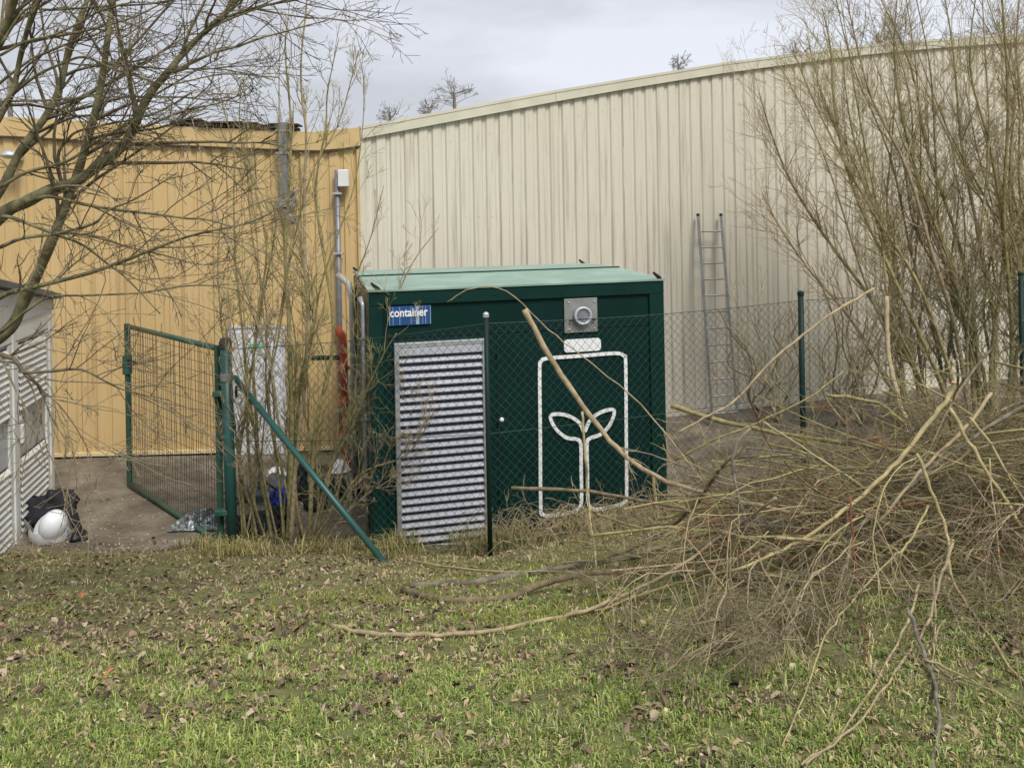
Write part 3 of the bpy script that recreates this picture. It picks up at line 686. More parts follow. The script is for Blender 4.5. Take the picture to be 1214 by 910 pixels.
MB().tube(cr([(-.12, -.17, .30), (-.03, -.21, .22), (.06, -.22, .12), (.1, -.2, .05)], 4), [.018] * 13, 6).build('strap', M['greycloth'], bg_)
q = ground_at(94, 641)
bt = thing('black_harness', 'black padded harness strap drooping to a boot right of the helmet', 'harness', (q[0], q[1], 0), 0)
MB().tube(cr([(-.36, .16, .24), (-.24, .10, .36), (-.12, .05, .32), (-.05, .02, .18), (0, 0, .05)], 4), [.05] * 17, 8).build('strap', M['blackcloth'], bt, smooth=True)
MB().blob((-.01, -.01, .05), (.075, .11, .055), 4, .25, 16, 10).blob((.05, -.03, .03), (.06, .05, .03), 6, .2).build('boot', M['black'], bt, smooth=True)
MB().bbox(-.085, -.045, -.09, -.05, .02, .15, .01).build('buckle', M['greycloth'], bt)
# behind the shrub: kit piles
def lump(name, px, py, r, m, label, cat, seed, amp=.5, extra=()):
    q = ground_at(px, py); o = thing(name, label, cat, (q[0], q[1], 0), 0)
    b_ = MB().blob((0, 0, r[2] * .75), r, seed, amp, 24, 14)
    for e in extra: b_.blob(e[0], e[1], seed + 3, amp, 18, 12)
    b_.build('bag_body', m, o, smooth=True)
    MB().tube(cr([(-r[0] * .6, -r[1] * .8, r[2]), (0, -r[1] * 1.1, r[2] * 1.9), (r[0] * .6, -r[1] * .7, r[2])], 4), .012, 6).build('strap', M['black'], o)
    return o
lump('blue_bag', 332, 601, (.10, .09, .13), M['blue'], 'small bright blue cloth bag lying behind the bare shrub', 'bag', 2, .35)
lump('kit_bag', 318, 594, (.28, .2, .16), M['greycloth'], 'low heap of grey and brown cloth just behind the blue bag', 'bag', 4, .7, [((-.3, .05, .08), (.2, .15, .08))])
lump('kit_bag', 306, 633, (.28, .14, .13), M['blackcloth'], 'black tool bag on the dirt nearest the gate post', 'bag', 7, .6, [((.22, .05, .12), (.13, .12, .15))])
lump('kit_bag', 356, 592, (.10, .12, .22), M['blackcloth'], 'tall narrow black bag right of the blue bag', 'bag', 9, .5)
lump('kit_bag', 398, 588, (.26, .13, .12), M['blackcloth'], 'black holdall sloping under the brace near the container', 'bag', 12, .6, [((-.22, -.05, .07), (.15, .1, .08))])
lump('kit_bag', 374, 604, (.12, .1, .10), M['blackcloth'], 'little black pouch just left of the brace tube', 'bag', 14, .5)
q = ground_at(415, 597); gbx = thing('green_bottle', 'small bright green bottle on the dirt beside the container corner', 'bottle', (q[0], q[1], 0))
MB().lathe([(.035, 0), (.04, .01), (.04, .1), (.015, .14)], 14).build('bottle_body', M['limegreen'], gbx, smooth=True); MB().lathe([(.018, .14), (.018, .17)], 10).build('bottle_cap', M['black'], gbx)
q = ground_at(328, 574); wh = thing('climbing_helmet', 'white climbing helmet on the dirt above the blue bag', 'helmet', (q[0], q[1], .08))
MB().lathe([(.13, 0), (.125, .05), (.10, .10), (.05, .13), (.004, .138)], 20).build('shell', M['skin_hat'], wh, smooth=True); MB().lathe([(.132, -.02), (.135, .012)], 20).build('rim', M['black'], wh)
q = ground_at(240, 622); fo = MB(); 
G = 22; hv = []
for j in range(G):
    for i in range(G):
        x = (i / (G - 1) - .5) * .62; y = (j / (G - 1) - .5) * .42; e = max(0, 1 - (x / .31) ** 2 - (y / .21) ** 2)
        hv.append((x + random.uniform(-.01, .01), y + random.uniform(-.01, .01), .02 + .12 * e * (.5 + random.random())))
fo.add(hv, [(j * G + i, j * G + i + 1, (j + 1) * G + i + 1, (j + 1) * G + i) for j in range(G - 1) for i in range(G - 1)])
fo.v += []; fob = fo.build('foil_sheet', M['foil'], loc=(q[0], q[1], 0)); tag(fob, 'crumpled silver sheet on the dirt behind the gate mesh', 'sheet')

# ================================================================== TREES
def limb_from(mb, pts_px, dep, w, twig, wob=.05, sides=8, k=5):
    """pts_px: pixel path of a limb; dep (start,end) depth; w px widths (start,end)"""
    n_ = len(pts_px); P3 = []
    for i, (a_, b2) in enumerate(pts_px):
        f = i / (n_ - 1); d_ = dep[0] + (dep[1] - dep[0]) * f + wob * math.sin(i * 2.1 + a_); P3.append(P(a_, b2, d_))
    c = cr(P3, k); rr = np.linspace(w[0], w[1], len(c)) * .5 / F * np.linspace(dep[0], dep[1], len(c))
    rr = rr * (1 + .06 * np.sin(np.arange(len(c)) * 1.3))
    mb.tube(c, rr, sides); return c, rr
def twigs_on(mb, c, rr, n_, L, lvl, up=.15, ang=(.5, 1.1), nb=(3, 4, 4), rmin=.0015, t0=.1, wig=.14, lfac=.55, rk=.5):
    for _ in range(n_):
        t_ = rng.uniform(t0, 1); i = min(int(t_ * (len(c) - 1)), len(c) - 2); ax = unit(c[i + 1] - c[i]); o = unit(np.cross(ax, rng.normal(0, 1, 3)))
        a_ = rng.uniform(*ang); d_ = ax * math.cos(a_) + o * math.sin(a_)
        grow(mb, c[i], d_, L * rng.uniform(.5, 1.2), max(rmin * 1.5, min(rr[i] * rk, L * .012)), lvl, nb, up, wig, (.4, .95), 3, rmin, None, lfac)
LT = thing('bare_tree', 'bare mossy many-limbed tree reaching in from the left edge', 'tree', (0, 0, 0))
base = np.array([-3.75, 4.6]); bz_ = gz(*base)
trunk = MB(); fk = P(-110, 470, 4.6)
trunk.tube(cr([(base[0] - .15, base[1], bz_ - .2), (base[0] - .05, base[1], bz_ + .5), fk], 5), np.linspace(.13, .095, 11), 12); trunk.build('trunk', M['bark_mossy'], LT, smooth=True)
limbs = [
 ([(-110, 470), (0, 400), (28, 358), (56, 298), (77, 245), (92, 205), (107, 155), (120, 100), (127, 50), (134, -10), (138, -80)], (4.6, 4.5), (15, 5)),
 ([(-110, 470), (-60, 330), (0, 257), (30, 240), (58, 226), (92, 214), (120, 194), (143, 176), (158, 152), (175, 116), (198, 87), (224, 56), (257, 25), (283, -2), (330, -60)], (4.6, 4.3), (17, 5)),
 ([(-110, 470), (-40, 300), (5, 218), (25, 178), (57, 134), (72, 99), (82, 57), (96, 20), (110, -20), (130, -90)], (4.6, 4.9), (12, 5)),
 ([(-110, 470), (-90, 250), (-40, 120), (0, 48), (17, 0), (40, -80)], (4.6, 4.2), (15, 7)),
 ([(-60, 330), (-30, 200), (0, 138), (15, 109), (25, 64), (37, 20), (47, -5), (60, -50)], (4.4, 4.1), (9, 4)),
 ([(-110, 470), (-30, 380), (5, 350), (42, 340), (104, 324), (150, 308), (180, 296), (212, 284), (240, 276), (300, 262), (350, 235)], (4.6, 4.0), (7, 1.5)),
 ([(0, 293), (28, 282), (67, 277), (111, 265), (127, 250), (160, 236), (210, 205)], (4.4, 4.1), (5, 1.5)),
 ([(0, 257), (14, 258), (46, 270), (69, 279), (99, 291), (129, 314), (150, 330), (190, 372)], (4.5, 4.2), (5, 1.5)),
 ([(30, 240), (58, 233), (99, 242), (139, 249), (185, 254), (222, 259), (243, 260), (280, 270)], (4.5, 4.0), (5, 1.5)),
 ([(0, 222), (30, 205), (60, 197), (82, 190), (100, 178), (118, 166), (161, 142)], (4.4, 4.3), (4.5, 2.5)),
 ([(69, 200), (70, 180), (80, 166), (92, 156), (124, 148), (161, 141), (190, 132), (230, 108)], (4.5, 4.2), (4, 1.5)),
 ([(-60, 400), (0, 420), (17, 426), (29, 442), (50, 463), (49, 490), (43, 525)], (4.3, 4.0), (7, 1.5)),
 ([(29, 442), (60, 440), (96, 438), (125, 452), (150, 463), (200, 474)], (4.1, 3.9), (4, 1.2)),
 ([(0, 395), (33, 367), (60, 352), (104, 350), (167, 347), (234, 338), (290, 345)], (4.3, 4.0), (4, 1.2)),
 ([(0, 55), (30, 12), (60, 12), (120, 8), (190, 3), (250, -15)], (4.2, 4.0), (3.5, 2)),
 ([(0, 66), (30, 50), (62, 42), (95, 27), (120, 13), (160, 2)], (4.1, 4.0), (3.5, 2)),
 ([(0, 125), (40, 92), (75, 75), (100, 68), (130, 80), (160, 90), (200, 100), (265, 88), (330, 92)], (4.3, 4.0), (4, 1.5)),
 ([(15, 120), (60, 119), (95, 116), (130, 108), (190, 98)], (4.4, 4.2), (3, 1.2)),
 ([(128, 80), (150, 78), (200, 82), (260, 82), (300, 90)], (4.4, 4.2), (3, 1.2)),
 ([(198, 87), (222, 80), (222, 60), (240, 40), (280, 20), (340, 0), (400, -10)], (4.3, 4.1), (3.5, 1.5)),
 ([(257, 25), (300, 10), (340, 2), (385, -5), (430, -2)], (4.3, 4.1), (4, 1.5)),
 ([(50, 463), (70, 480), (92, 510), (110, 545)], (4.0, 3.9), (2, 1)),
]
for i, (pp, dp, ww) in enumerate(limbs):
    m = MB(); c, rr = limb_from(m, pp, dp, ww, None); m.build('limb', M['bark_mossy'] if i < 5 else M['bark_dark'] if i in (11, 12, 21) else M['bark_mossy'], LT, smooth=True)
    tw = MB(); big = i < 5
    twigs_on(tw, c, rr, 13 if big else 11, 1.0 if big else .62, 2, .05, nb=(3, 4), ang=(.35, .95), t0=.28 if big else .15, rmin=.0015, wig=.11)
    tw.build('twigs', M['bark_twig'] if i % 2 else M['bark_dark'], LT, stuff=True)

def shrub(name, label, cat, stems, depth_j, m_stem, m_twig, twn, twL, lvl=2, up=.3, group=None, nb=(3, 4), ang=(.3, .7), lfac=.6, rmin=.0017):
    r0 = thing(name, label, cat, (0, 0, 0))
    tw = MB()
    for i, (pp, dp, ww) in enumerate(stems):
        m = MB(); c, rr = limb_from(m, pp, dp, ww, None, .03, 6, 4)
        m.build('stem', M[m_stem[i % len(m_stem)]], r0, smooth=True)
        twigs_on(tw, c, rr, twn, twL, lvl, up, ang, nb, t0=.18, rmin=rmin, lfac=lfac)
        if i % 8 == 7 or i == len(stems) - 1: tw.build('twigs', M[m_twig[(i // 8) % len(m_twig)]], r0, stuff=True); tw = MB()
    return r0
cs = [
 ([(342, 660), (344, 600), (345, 540), (346, 480), (344, 430), (342, 370), (338, 300), (342, 230), (345, 150), (338, 60), (342, 20)], (8.47, 8.15), (9, 1.2)),
 ([(366, 658), (368, 610), (370, 560), (375, 500), (390, 440), (395, 380), (385, 310), (376, 250), (376, 204), (386, 154), (388, 112), (396, 70), (402, 45)], (8.42, 8.45), (6.5, 1)),
 ([(344, 655), (350, 560), (360, 470), (366, 390), (362, 320), (361, 228), (363, 159), (358, 117), (357, 70), (363, 10), (366, -40)], (8.42, 8.15), (6, 1.5)),
 ([(292, 650), (288, 600), (284, 540), (292, 480), (290, 420), (284, 360), (279, 303), (277, 240), (277, 179), (262, 115), (256, 60)], (8.52, 8.25), (4.5, 1)),
 ([(325, 655), (316, 600), (307, 549), (303, 480), (300, 430), (306, 370), (316, 300), (306, 238), (292, 190), (284, 150), (286, 90)], (8.52, 8.15), (5, 1)),
 ([(300, 640), (297, 570), (293, 490), (301, 420), (312, 350), (322, 300), (330, 240), (331, 170), (331, 80), (334, 10)], (8.62, 8.35), (4, 1)),
 ([(365, 655), (352, 600), (350, 540), (355, 470), (370, 400), (380, 340), (400, 280), (420, 220), (430, 150), (432, 90)], (8.42, 8.45), (4.5, 1)),
 ([(372, 650), (385, 590), (400, 530), (425, 480), (455, 420), (470, 395)], (8.32, 7.75), (4, 1)),
 ([(370, 640), (390, 560), (420, 500), (445, 440), (468, 380), (472, 350), (490, 310), (520, 270)], (8.32, 8.05), (3.5, 1)),
 ([(368, 645), (400, 600), (430, 560), (480, 540), (510, 500)], (8.32, 7.75), (3.5, 1)),
 ([(376, 650), (395, 600), (410, 540), (420, 470), (425, 400), (420, 340), (440, 280), (455, 220)], (8.42, 8.35), (3.5, 1)),
 ([(346, 560), (330, 500), (322, 440), (310, 400), (290, 340), (270, 290), (250, 230), (235, 170), (222, 120)], (8.42, 8.15), (4, 1)),
 ([(345, 500), (358, 440), (372, 380), (366, 330), (330, 270), (300, 210), (285, 160)], (8.42, 8.25), (4, 1)),
 ([(306, 655), (300, 610), (285, 560), (278, 500), (270, 440), (262, 380), (258, 310), (262, 260)], (8.52, 8.25), (3.5, 1)),
 ([(380, 655), (400, 620), (430, 590), (460, 570), (480, 556)], (8.22, 7.85), (3, 1)),
 ([(350, 640), (340, 580), (325, 520), (318, 460), (330, 400), (340, 330), (352, 270), (372, 200), (400, 150), (415, 100), (425, 60)], (8.42, 8.45), (4, 1)),
 ([(440, 650), (436, 600), (438, 560), (430, 500), (440, 450), (436, 400)], (8.32, 8.15), (2.5, 1)),
 ([(455, 655), (470, 600), (462, 550), (480, 500), (474, 450)], (8.22, 8.05), (2.5, 1)),
]
r2_ = random.Random(11)
for k in range(11):
    b0 = r2_.uniform(280, 400); tx = b0 + r2_.uniform(-70, 85); tp = r2_.uniform(90, 430)
    cs.append(([(b0 + (tx - b0) * t_ ** 1.2 + r2_.uniform(-7, 7), 650 + (tp - 650) * t_) for t_ in (0, .2, .4, .6, .8, 1)], (8.5, 8.2 + r2_.uniform(-.3, .4)), (r2_.uniform(2.2, 3.6), .9)))
shrub('young_willow', 'slender olive stemmed bare shrub growing beside the slanting brace', 'shrub', cs, 0, ['bark_olive', 'bark_olive', 'bark_tan'], ['bark_olive', 'bark_tan'], 17, .5, 2, .40, nb=(4, 4), ang=(.22, .7))
# right willow thicket: stems fan up and left
rs = []
rr_ = random.Random(3)
fixed = [
 [(1150, 540), (1120, 420), (1085, 330), (1040, 260), (1000, 190), (965, 120), (940, 60)],
 [(1140, 540), (1080, 430), (1030, 350), (985, 290), (940, 220), (915, 160), (900, 110)],
 [(1130, 545), (1070, 480), (1010, 380), (960, 320), (925, 270), (905, 230)],
 [(1160, 540), (1150, 420), (1130, 320), (1095, 230), (1070, 140), (1060, 60), (1065, -20)],
 [(1170, 540), (1180, 400), (1160, 280), (1140, 170), (1130, 60), (1115, -30)],
 [(1190, 540), (1200, 400), (1190, 260), (1195, 130), (1188, 0), (1180, -40)],
 [(1155, 540), (1135, 400), (1105, 300), (1075, 200), (1035, 120), (1015, 50), (1000, -20)],
 [(1160, 545), (1160, 430), (1140, 300), (1100, 180), (1080, 80), (1040, -10)],
 [(1150, 540), (1110, 440), (1060, 330), (1010, 220), (990, 130), (985, 60), (975, 10)],
 [(1180, 545), (1175, 430), (1190, 300), (1175, 180), (1150, 80), (1160, -30)],
 [(1200, 545), (1225, 420), (1230, 300), (1220, 180), (1205, 60), (1212, -30)],
]
for f_ in fixed: rs.append((f_, (11.3, 11.2 + rr_.uniform(-.6, .6)), (6.0, 1.2)))
for k in range(36):
    bx_ = rr_.uniform(1040, 1330); tx = bx_ - rr_.uniform(-60, 190); ty_ = rr_.uniform(-60, 260); by_ = rr_.uniform(510, 545)
    mid = [(bx_ + (tx - bx_) * (t_ ** 1.25) + rr_.uniform(-14, 14), by_ + (ty_ - by_) * t_ + rr_.uniform(-8, 8)) for t_ in (0, .2, .4, .6, .8, 1)]
    rs.append((mid, (11.4 + rr_.uniform(-.3, .7), 11.4 + rr_.uniform(-.7, .8)), (rr_.uniform(3.0, 5), 1.0)))
shrub('willow_thicket', 'big dense bare willow thicket fanning up in front of the cream wall', 'shrub', rs, 0, ['bark_yellow', 'bark_olive', 'bark_tan', 'bark_olive'], ['bark_tan', 'bark_yellow', 'bark_olive'], 26, 1.0, 2, .25, nb=(4, 5), ang=(.22, .6))
# low twiggy bushes in front of the cream wall
for (bx_, by_, n_, spread, hgt, Yd, lab) in ((915, 500, 9, 60, 170, 10.6, 'low spindly brown bush behind the fence right of the ladder'),
                                       (1010, 505, 12, 70, 210, 10.9, 'bare reddish bush between the fence post and the willow thicket')):
    ss = []
    for k in range(n_):
        tx = bx_ + rr_.uniform(-spread, spread); tp = by_ - hgt * rr_.uniform(.5, 1)
        ss.append(([(bx_ + rr_.uniform(-18, 18) + (tx - bx_) * t_, by_ + (tp - by_) * t_) for t_ in (0, .25, .5, .75, 1)], (Yd, Yd + rr_.uniform(-.4, .4)), (3.0, 1)))
    shrub('bare_bush', lab, 'bush', ss, 0, ['bark_tan', 'bark_brown', 'bark_twig'], ['bark_twig', 'bark_tan'], 9, .5, 1, .2, nb=(4, 4))
# far trees over the roof of the cream hall
for (px, py, r_px, Yd, lab, ls) in ((538, 100, 26, 62, 'small round bare treetop above the cream roof edge, largest of three', 1),
                             (508, 122, 13, 66, 'tiny bare treetop above the roof, middle of three', 2), (462, 128, 14, 70, 'tiny bare treetop just right of the yellow hall corner', 3),
                             (805, 70, 16, 66, 'faint bare treetop above the middle of the cream roof', 4), (945, 58, 18, 60, 'bare treetop on the cream roof line beside the thicket', 5),
                             (1040, 22, 46, 55, 'wide bare treetop above the cream roof behind the thicket', 6), (1180, 20, 50, 58, 'wide bare treetop above the roof at the right edge', 7),
                             (10, 60, 60, 50, 'wide bare treetop above the yellow hall at the left edge', 8), (120, 90, 40, 52, 'bare treetop above the yellow hall behind the leaning limbs', 9)):
    o = thing('distant_tree', lab, 'tree', (*P(px, py, Yd)[:2], 0), group='bare trees beyond the halls')
    zt = P(px, py, Yd)[2]; R = r_px / F * Yd
    MB().tube([(0, 0, -.1), (.1, 0, zt * .5), (0, 0, zt - R * .4)], [.35, .22, .10], 8).build('trunk', M['bark_grey'], o, smooth=True)
    tw = MB()
    for k in range(20):
        d_ = unit(np.array([rng.normal(0, .9), rng.normal(0, .6), rng.uniform(.05, 1.1)]))
        grow(tw, np.array([0, 0, zt - R * rng.uniform(.4, 1.2)]), d_, R * rng.uniform(.8, 1.3), .022, 2, (4, 4), .15, .15, (.4, .9), 3, .009, None, .5)
    tw.build('crown', M['bark_grey'], o, stuff=True)

# ================================================================== BRUSH PILE
def lay(pts):
    """pts of (px,py,depth or 'g'); returns 3-D path"""
    o = []
    for (a_, b2, d_) in pts:
        if d_ != 'g' and a_ > 850 and d_ < 5.7: d_ -= .5
        q = hit(a_, b2, .02)
        o.append(q if d_ == 'g' or d_ > q[1] else P(a_, b2, d_))
    return o
br = [
 ([(622, 367, 5.7), (650, 420, 5.65), (690, 480, 5.6), (730, 530, 5.5), (770, 560, 5.4), (820, 580, 5.3), (900, 600, 5.2), (980, 612, 5.1)], 8.5, 5.5, 'bark_tan', 'thick tan branch arching up in front of the sprout drawing'),
 ([(607, 578, 6.4), (700, 583, 6.3), (800, 600, 6.0), (880, 614, 5.8), (960, 620, 5.6)], 5.5, 3, 'bark_brown', 'straight brown stick jutting left across the bottom of the sprout drawing'),
 ([(478, 700, 'g'), (530, 711, 'g'), (598, 708, 5.2), (650, 690, 5.1), (700, 679, 5.0), (770, 677, 4.9), (840, 677, 4.8), (920, 690, 4.7), (1000, 700, 4.6)], 10, 6, 'bark_brown', 'thick dark branch resting on the grass left of the pile, lower of a pair'),
 ([(488, 693, 'g'), (560, 690, 5.9), (630, 679, 5.9), (700, 668, 5.8), (780, 655, 5.6), (850, 650, 5.4)], 10, 7, 'bark_grey', 'thick grey branch lying just above the dark one at the left of the pile'),
 ([(392, 741, 'g'), (440, 750, 'g'), (520, 752, 'g'), (600, 745, 4.5), (680, 728, 4.4), (740, 705, 4.4), (790, 680, 4.4), (850, 640, 4.4), (920, 590, 4.4)], 7, 4, 'bark_tan', 'long curved branch reaching furthest left over the lawn'),
 ([(480, 662, 'g'), (530, 672, 6.6), (600, 677, 6.4), (680, 678, 6.0), (740, 680, 5.8)], 5, 3, 'bark_yellow', 'thin yellow stick lying near the foot of the slanting brace'),
 ([(796, 481, 6.2), (855, 499, 6.0), (932, 515, 5.8), (1062, 533, 5.4), (1150, 542, 5.2), (1240, 549, 5.0)], 7, 5, 'bark_olive', 'long olive pole lying level across the top of the pile'),
 ([(1131, 453, 4.9), (1125, 470, 4.9), (1108, 492, 4.85), (1072, 538, 4.8), (1031, 579, 4.7), (979, 621, 4.6), (927, 652, 4.5), (870, 675, 4.4), (790, 695, 4.4), (705, 724, 'g')], 9, 4, 'bark_yellow', 'bright tan pole with blunt cut top sweeping down leftwards through the pile'),
 ([(1036, 342, 6.6), (984, 373, 6.4), (943, 404, 6.3), (909, 434, 6.2), (872, 474, 6.1), (841, 492, 6.0), (805, 512, 5.9)], 4, 3, 'bark_tan', 'thin pale stick rising past the fence post right of the ladder'),
 ([(1051, 352, 6.6), (1053, 413, 6.4), (1060, 454, 6.2), (1070, 488, 6.0), (1079, 505, 5.9)], 6, 6, 'bark_tan', 'upright tan stick with orange cut foot above the pile'),
 ([(1087, 538, 4.6), (1108, 590, 4.5), (1123, 631, 4.4), (1127, 680, 4.2), (1154, 729, 4.0), (1190, 780, 3.8), (1230, 830, 3.6)], 6, 4.5, 'bark_yellow', 'bright yellow sagging branch crossing the right side of the pile'),
 ([(1126, 484, 4.8), (1154, 533, 4.7), (1190, 590, 4.6), (1214, 631, 4.5), (1240, 680, 4.4)], 7, 6, 'bark_yellow', 'thick yellow pole slanting down off the right edge, lower of two'),
 ([(1150, 495, 4.9), (1175, 528, 4.8), (1214, 592, 4.7), (1250, 640, 4.6)], 5, 4, 'bark_yellow', 'thinner yellow pole just above the thick yellow one at the right edge'),
 ([(1130, 640, 4.1), (1118, 678, 4.0), (1097, 745, 3.7), (1061, 796, 3.4), (1010, 863, 3.0), (950, 906, 2.8)], 4.5, 3, 'bark_tan', 'long tan rod falling to the front grass, right of a crossing pair'),
 ([(1090, 690, 4.0), (1082, 719, 3.8), (1056, 776, 3.5), (999, 869, 3.0), (955, 905, 2.8)], 4, 3, 'bark_tan', 'tan rod falling to the front grass, left of a crossing pair'),
 ([(1100, 600, 4.5), (1080, 640, 4.3), (1056, 662, 4.2), (1010, 714, 3.9), (979, 755, 3.6), (958, 812, 3.3), (927, 884, 2.95)], 4, 2.5, 'bark_yellow', 'slim yellow stem hanging from the pile to the front grass'),
 ([(1008, 590, 4.4), (1012, 640, 4.3), (1016, 690, 4.1), (1023, 750, 3.8), (1030, 832, 3.4), (1056, 900, 2.95)], 3, 2, 'bark_red', 'thin red stem hanging straight down the middle of the pile'),
 ([(889, 508, 5.2), (872, 530, 5.15), (870, 564, 5.1), (881, 605, 5.0), (891, 662, 4.9), (896, 690, 4.8)], 5.5, 4, 'bark_grey', 'grey crooked stick standing upright at the left of the pile'),
 ([(690, 488, 6.1), (693, 530, 6.05), (698, 600, 6.0), (705, 650, 5.5), (710, 712, 4.9), (731, 755, 4.3), (755, 798, 'g')], 5, 2.5, 'bark_yellow', 'pale yellow switch hanging down in front of the sprout stem'),
 ([(774, 560, hit(781, 622)[1]), (777, 590, hit(781, 622)[1]), (781, 622, 'g')], 6, 5, 'bark_yellow', 'short yellow peg right of the sprout drawing'),
 ([(1076, 722, 3.6), (1088, 755, 3.5), (1099, 785, 3.4), (1113, 840, 3.1), (1106, 915, 'g')], 6, 5, 'bark_grey', 'grey gnarled stick standing on the grass at bottom right'),
 ([(700, 667, 5.6), (767, 641, 5.5), (819, 605, 5.4), (855, 554, 5.4), (880, 530, 5.4)], 6, 4, 'bark_brown', 'dark stick rising from left to right over the grey branches'),
 ([(1214, 481, 5.0), (1155, 517, 4.9), (1062, 590, 4.8), (1000, 640, 4.7), (940, 690, 4.6)], 5, 4, 'bark_grey', 'straight grey pole running down leftwards from the right edge'),
 ([(1175, 466, 5.0), (1144, 507, 4.9), (1090, 560, 4.8), (1040, 620, 4.7)], 5, 4, 'bark_tan', 'grey tan stick with orange cut tip at the top right of the pile'),
 ([(979, 468, 6.1), (1036, 476, 6.0), (1060, 492, 5.9), (1079, 507, 5.9)], 5, 5, 'bark_olive', 'olive stick ending in a cut face on top of the pile'),
 ([(905, 500, 5.5), (930, 517, 5.4), (989, 554, 5.1), (1062, 605, 4.9), (1124, 644, 4.6), (1230, 695, 4.3)], 4.5, 3.5, 'bark_yellow', 'straight yellow rod slanting down to the right across the whole pile'),
 ([(896, 678, 4.5), (960, 690, 4.4), (1062, 698, 4.3), (1160, 706, 4.2), (1240, 700, 4.1)], 4.5, 3, 'bark_olive', 'olive rod lying nearly level along the foot of the pile'),
 ([(762, 655, 5.3), (820, 636, 5.2), (900, 622, 5.1), (980, 606, 5.0), (1080, 606, 4.9)], 5, 3, 'bark_tan', 'tan rod lying level just above the grey branches at the pile'),
 ([(800, 545, 5.9), (850, 520, 5.8), (900, 500, 5.8), (960, 470, 5.8), (1000, 440, 5.9)], 3.5, 2, 'bark_olive', 'thin olive stick pointing up right toward the fence post'),
 ([(780, 615, 5.4), (850, 600, 5.3), (1000, 601, 5.1), (1110, 590, 5.0), (1230, 575, 4.9)], 5.5, 4, 'bark_olive', 'level olive pole through the middle of the pile'),
 ([(1214, 520, 4.9), (1160, 530, 4.9), (1100, 560, 4.8), (1000, 560, 4.9), (900, 545, 5.1)], 4, 2.5, 'bark_brown', 'bent brown rod across the upper pile under the long olive pole'),
 ([(865, 640, 4.9), (850, 600, 5.0), (830, 560, 5.1), (818, 540, 5.1)], 4, 3, 'bark_brown', 'short brown stub leaning left at the edge of the pile'),
 ([(1095, 781, 3.4), (1140, 800, 3.3), (1190, 830, 3.2), (1240, 880, 3.0)], 4, 2.5, 'bark_yellow', 'yellow stem lying on the grass at bottom right corner'),
 ([(850, 590, 5.5), (760, 480, 6.0), (700, 430, 6.2), (650, 390, 6.4), (600, 345, 6.5), (560, 342, 6.5), (530, 358, 6.5)], 2.0, 1.3, 'bark_tan', 'very thin arching twig in front of the container roof edge'),
]
for (pp, w0, w1, m_, lab) in br:
    kf = .68 if m_ == 'bark_yellow' else .85; w0 *= kf; w1 *= kf
    c = cr(lay(pp), 5); dd = c[:, 1]; rr = np.linspace(w0, w1, len(c)) * .5 / F * dd * (1 + .07 * np.sin(np.arange(len(c)) * 1.7 + w0))
    c[1:-1] += rng.normal(0, .003, (len(c) - 2, 3))
    for q in c: q[2] = max(q[2], gz(q[0], q[1]) + .012)
    o = thing('cut_branch', lab, 'branch', tuple(c[0])); c0 = c - c[0]
    MB().tube(c0, rr, 8).build('stick', M[m_], o, smooth=True)
    ax = unit(c0[0] - c0[1]); MB().tube([c0[0] - ax * .002, c0[0] + ax * .0025], rr[0] * .93, 8).build('cut_face', M['cut_wood'], o)
    if w0 > 3:
        tw = MB(); twigs_on(tw, c0, rr, 5, .28, 1, .1, nb=(3,), t0=.35, rmin=.0014)
        tw.build('side_twigs', M[m_] if m_ != 'bark_grey' else M['bark_twig'], o, stuff=True)
# loose sticks: prototypes copied one by one
protos = []
for k in range(16):
    L = rng.uniform(.9, 2.3); n_ = 9; p = np.zeros((n_, 3)); d_ = np.array([1., 0, 0]); bow = rng.uniform(-.16, .16); bow2 = rng.uniform(-.1, .1)
    for i in range(1, n_):
        d_ = unit(d_ + rng.normal(0, .07, 3) + np.array([0, bow2, bow]) * .45); p[i] = p[i - 1] + d_ * L / (n_ - 1)
    p -= p.mean(axis=0); r0 = rng.uniform(.004, .0105)
    mb_ = MB().tube(p, np.linspace(r0, r0 * .4, n_), 5); mt = MB(); twigs_on(mt, p, np.linspace(r0, r0 * .4, n_), int(rng.integers(4, 9)), .36, 1, .0, nb=(3,), rmin=.0014, ang=(.25, .7))
    protos.append((mb_, mt, r0))
pm = ['bark_olive', 'bark_tan', 'bark_brown', 'bark_yellow', 'bark_grey', 'bark_olive', 'bark_brown', 'bark_twig']
def to_mesh(mb_, nm, m_):
    me_ = bpy.data.meshes.new(nm); me_.from_pydata(mb_.v, [], mb_.f); me_.materials.append(M[m_]); me_.polygons.foreach_set('use_smooth', [True] * len(me_.polygons)); return me_
pmesh = [(to_mesh(a_, 'stick', pm[i % 8]), to_mesh(b2, 'side_twigs', pm[i % 8])) for i, (a_, b2, r0) in enumerate(protos)]
def mound(X, Y):                                            # height of the heap over the ground
    e = 1 - ((X - 3.25) / 2.15) ** 2 - ((Y - 5.15) / 1.35) ** 2
    return .74 * max(0, e) ** .55
cnt = 0
while cnt < 290:
    X = rng.uniform(.9, 5.2); Y = rng.uniform(3.4, 6.4); h = mound(X, Y)
    if h <= .02: continue
    z = gz(X, Y) + .03 + h * rng.uniform(.0, 1.0) ** .75
    az = rng.normal(0, .55) + (math.pi if rng.random() < .5 else 0); el = rng.normal(0, .17)
    if rng.random() < .2: az = rng.uniform(0, 6.28); el = rng.normal(0, .4)
    o = thing('loose_stick', 'one of many thin bare sticks heaped in the brush pile', 'stick', (X, Y, z), group='loose sticks heaped in the brush pile')
    o.rotation_euler = (rng.uniform(0, 6.28), el, az)
    k = int(rng.integers(0, 16)); share('stick', pmesh[k][0], o); q = share('side_twigs', pmesh[k][1], o); q['kind'] = 'stuff'
    cnt += 1
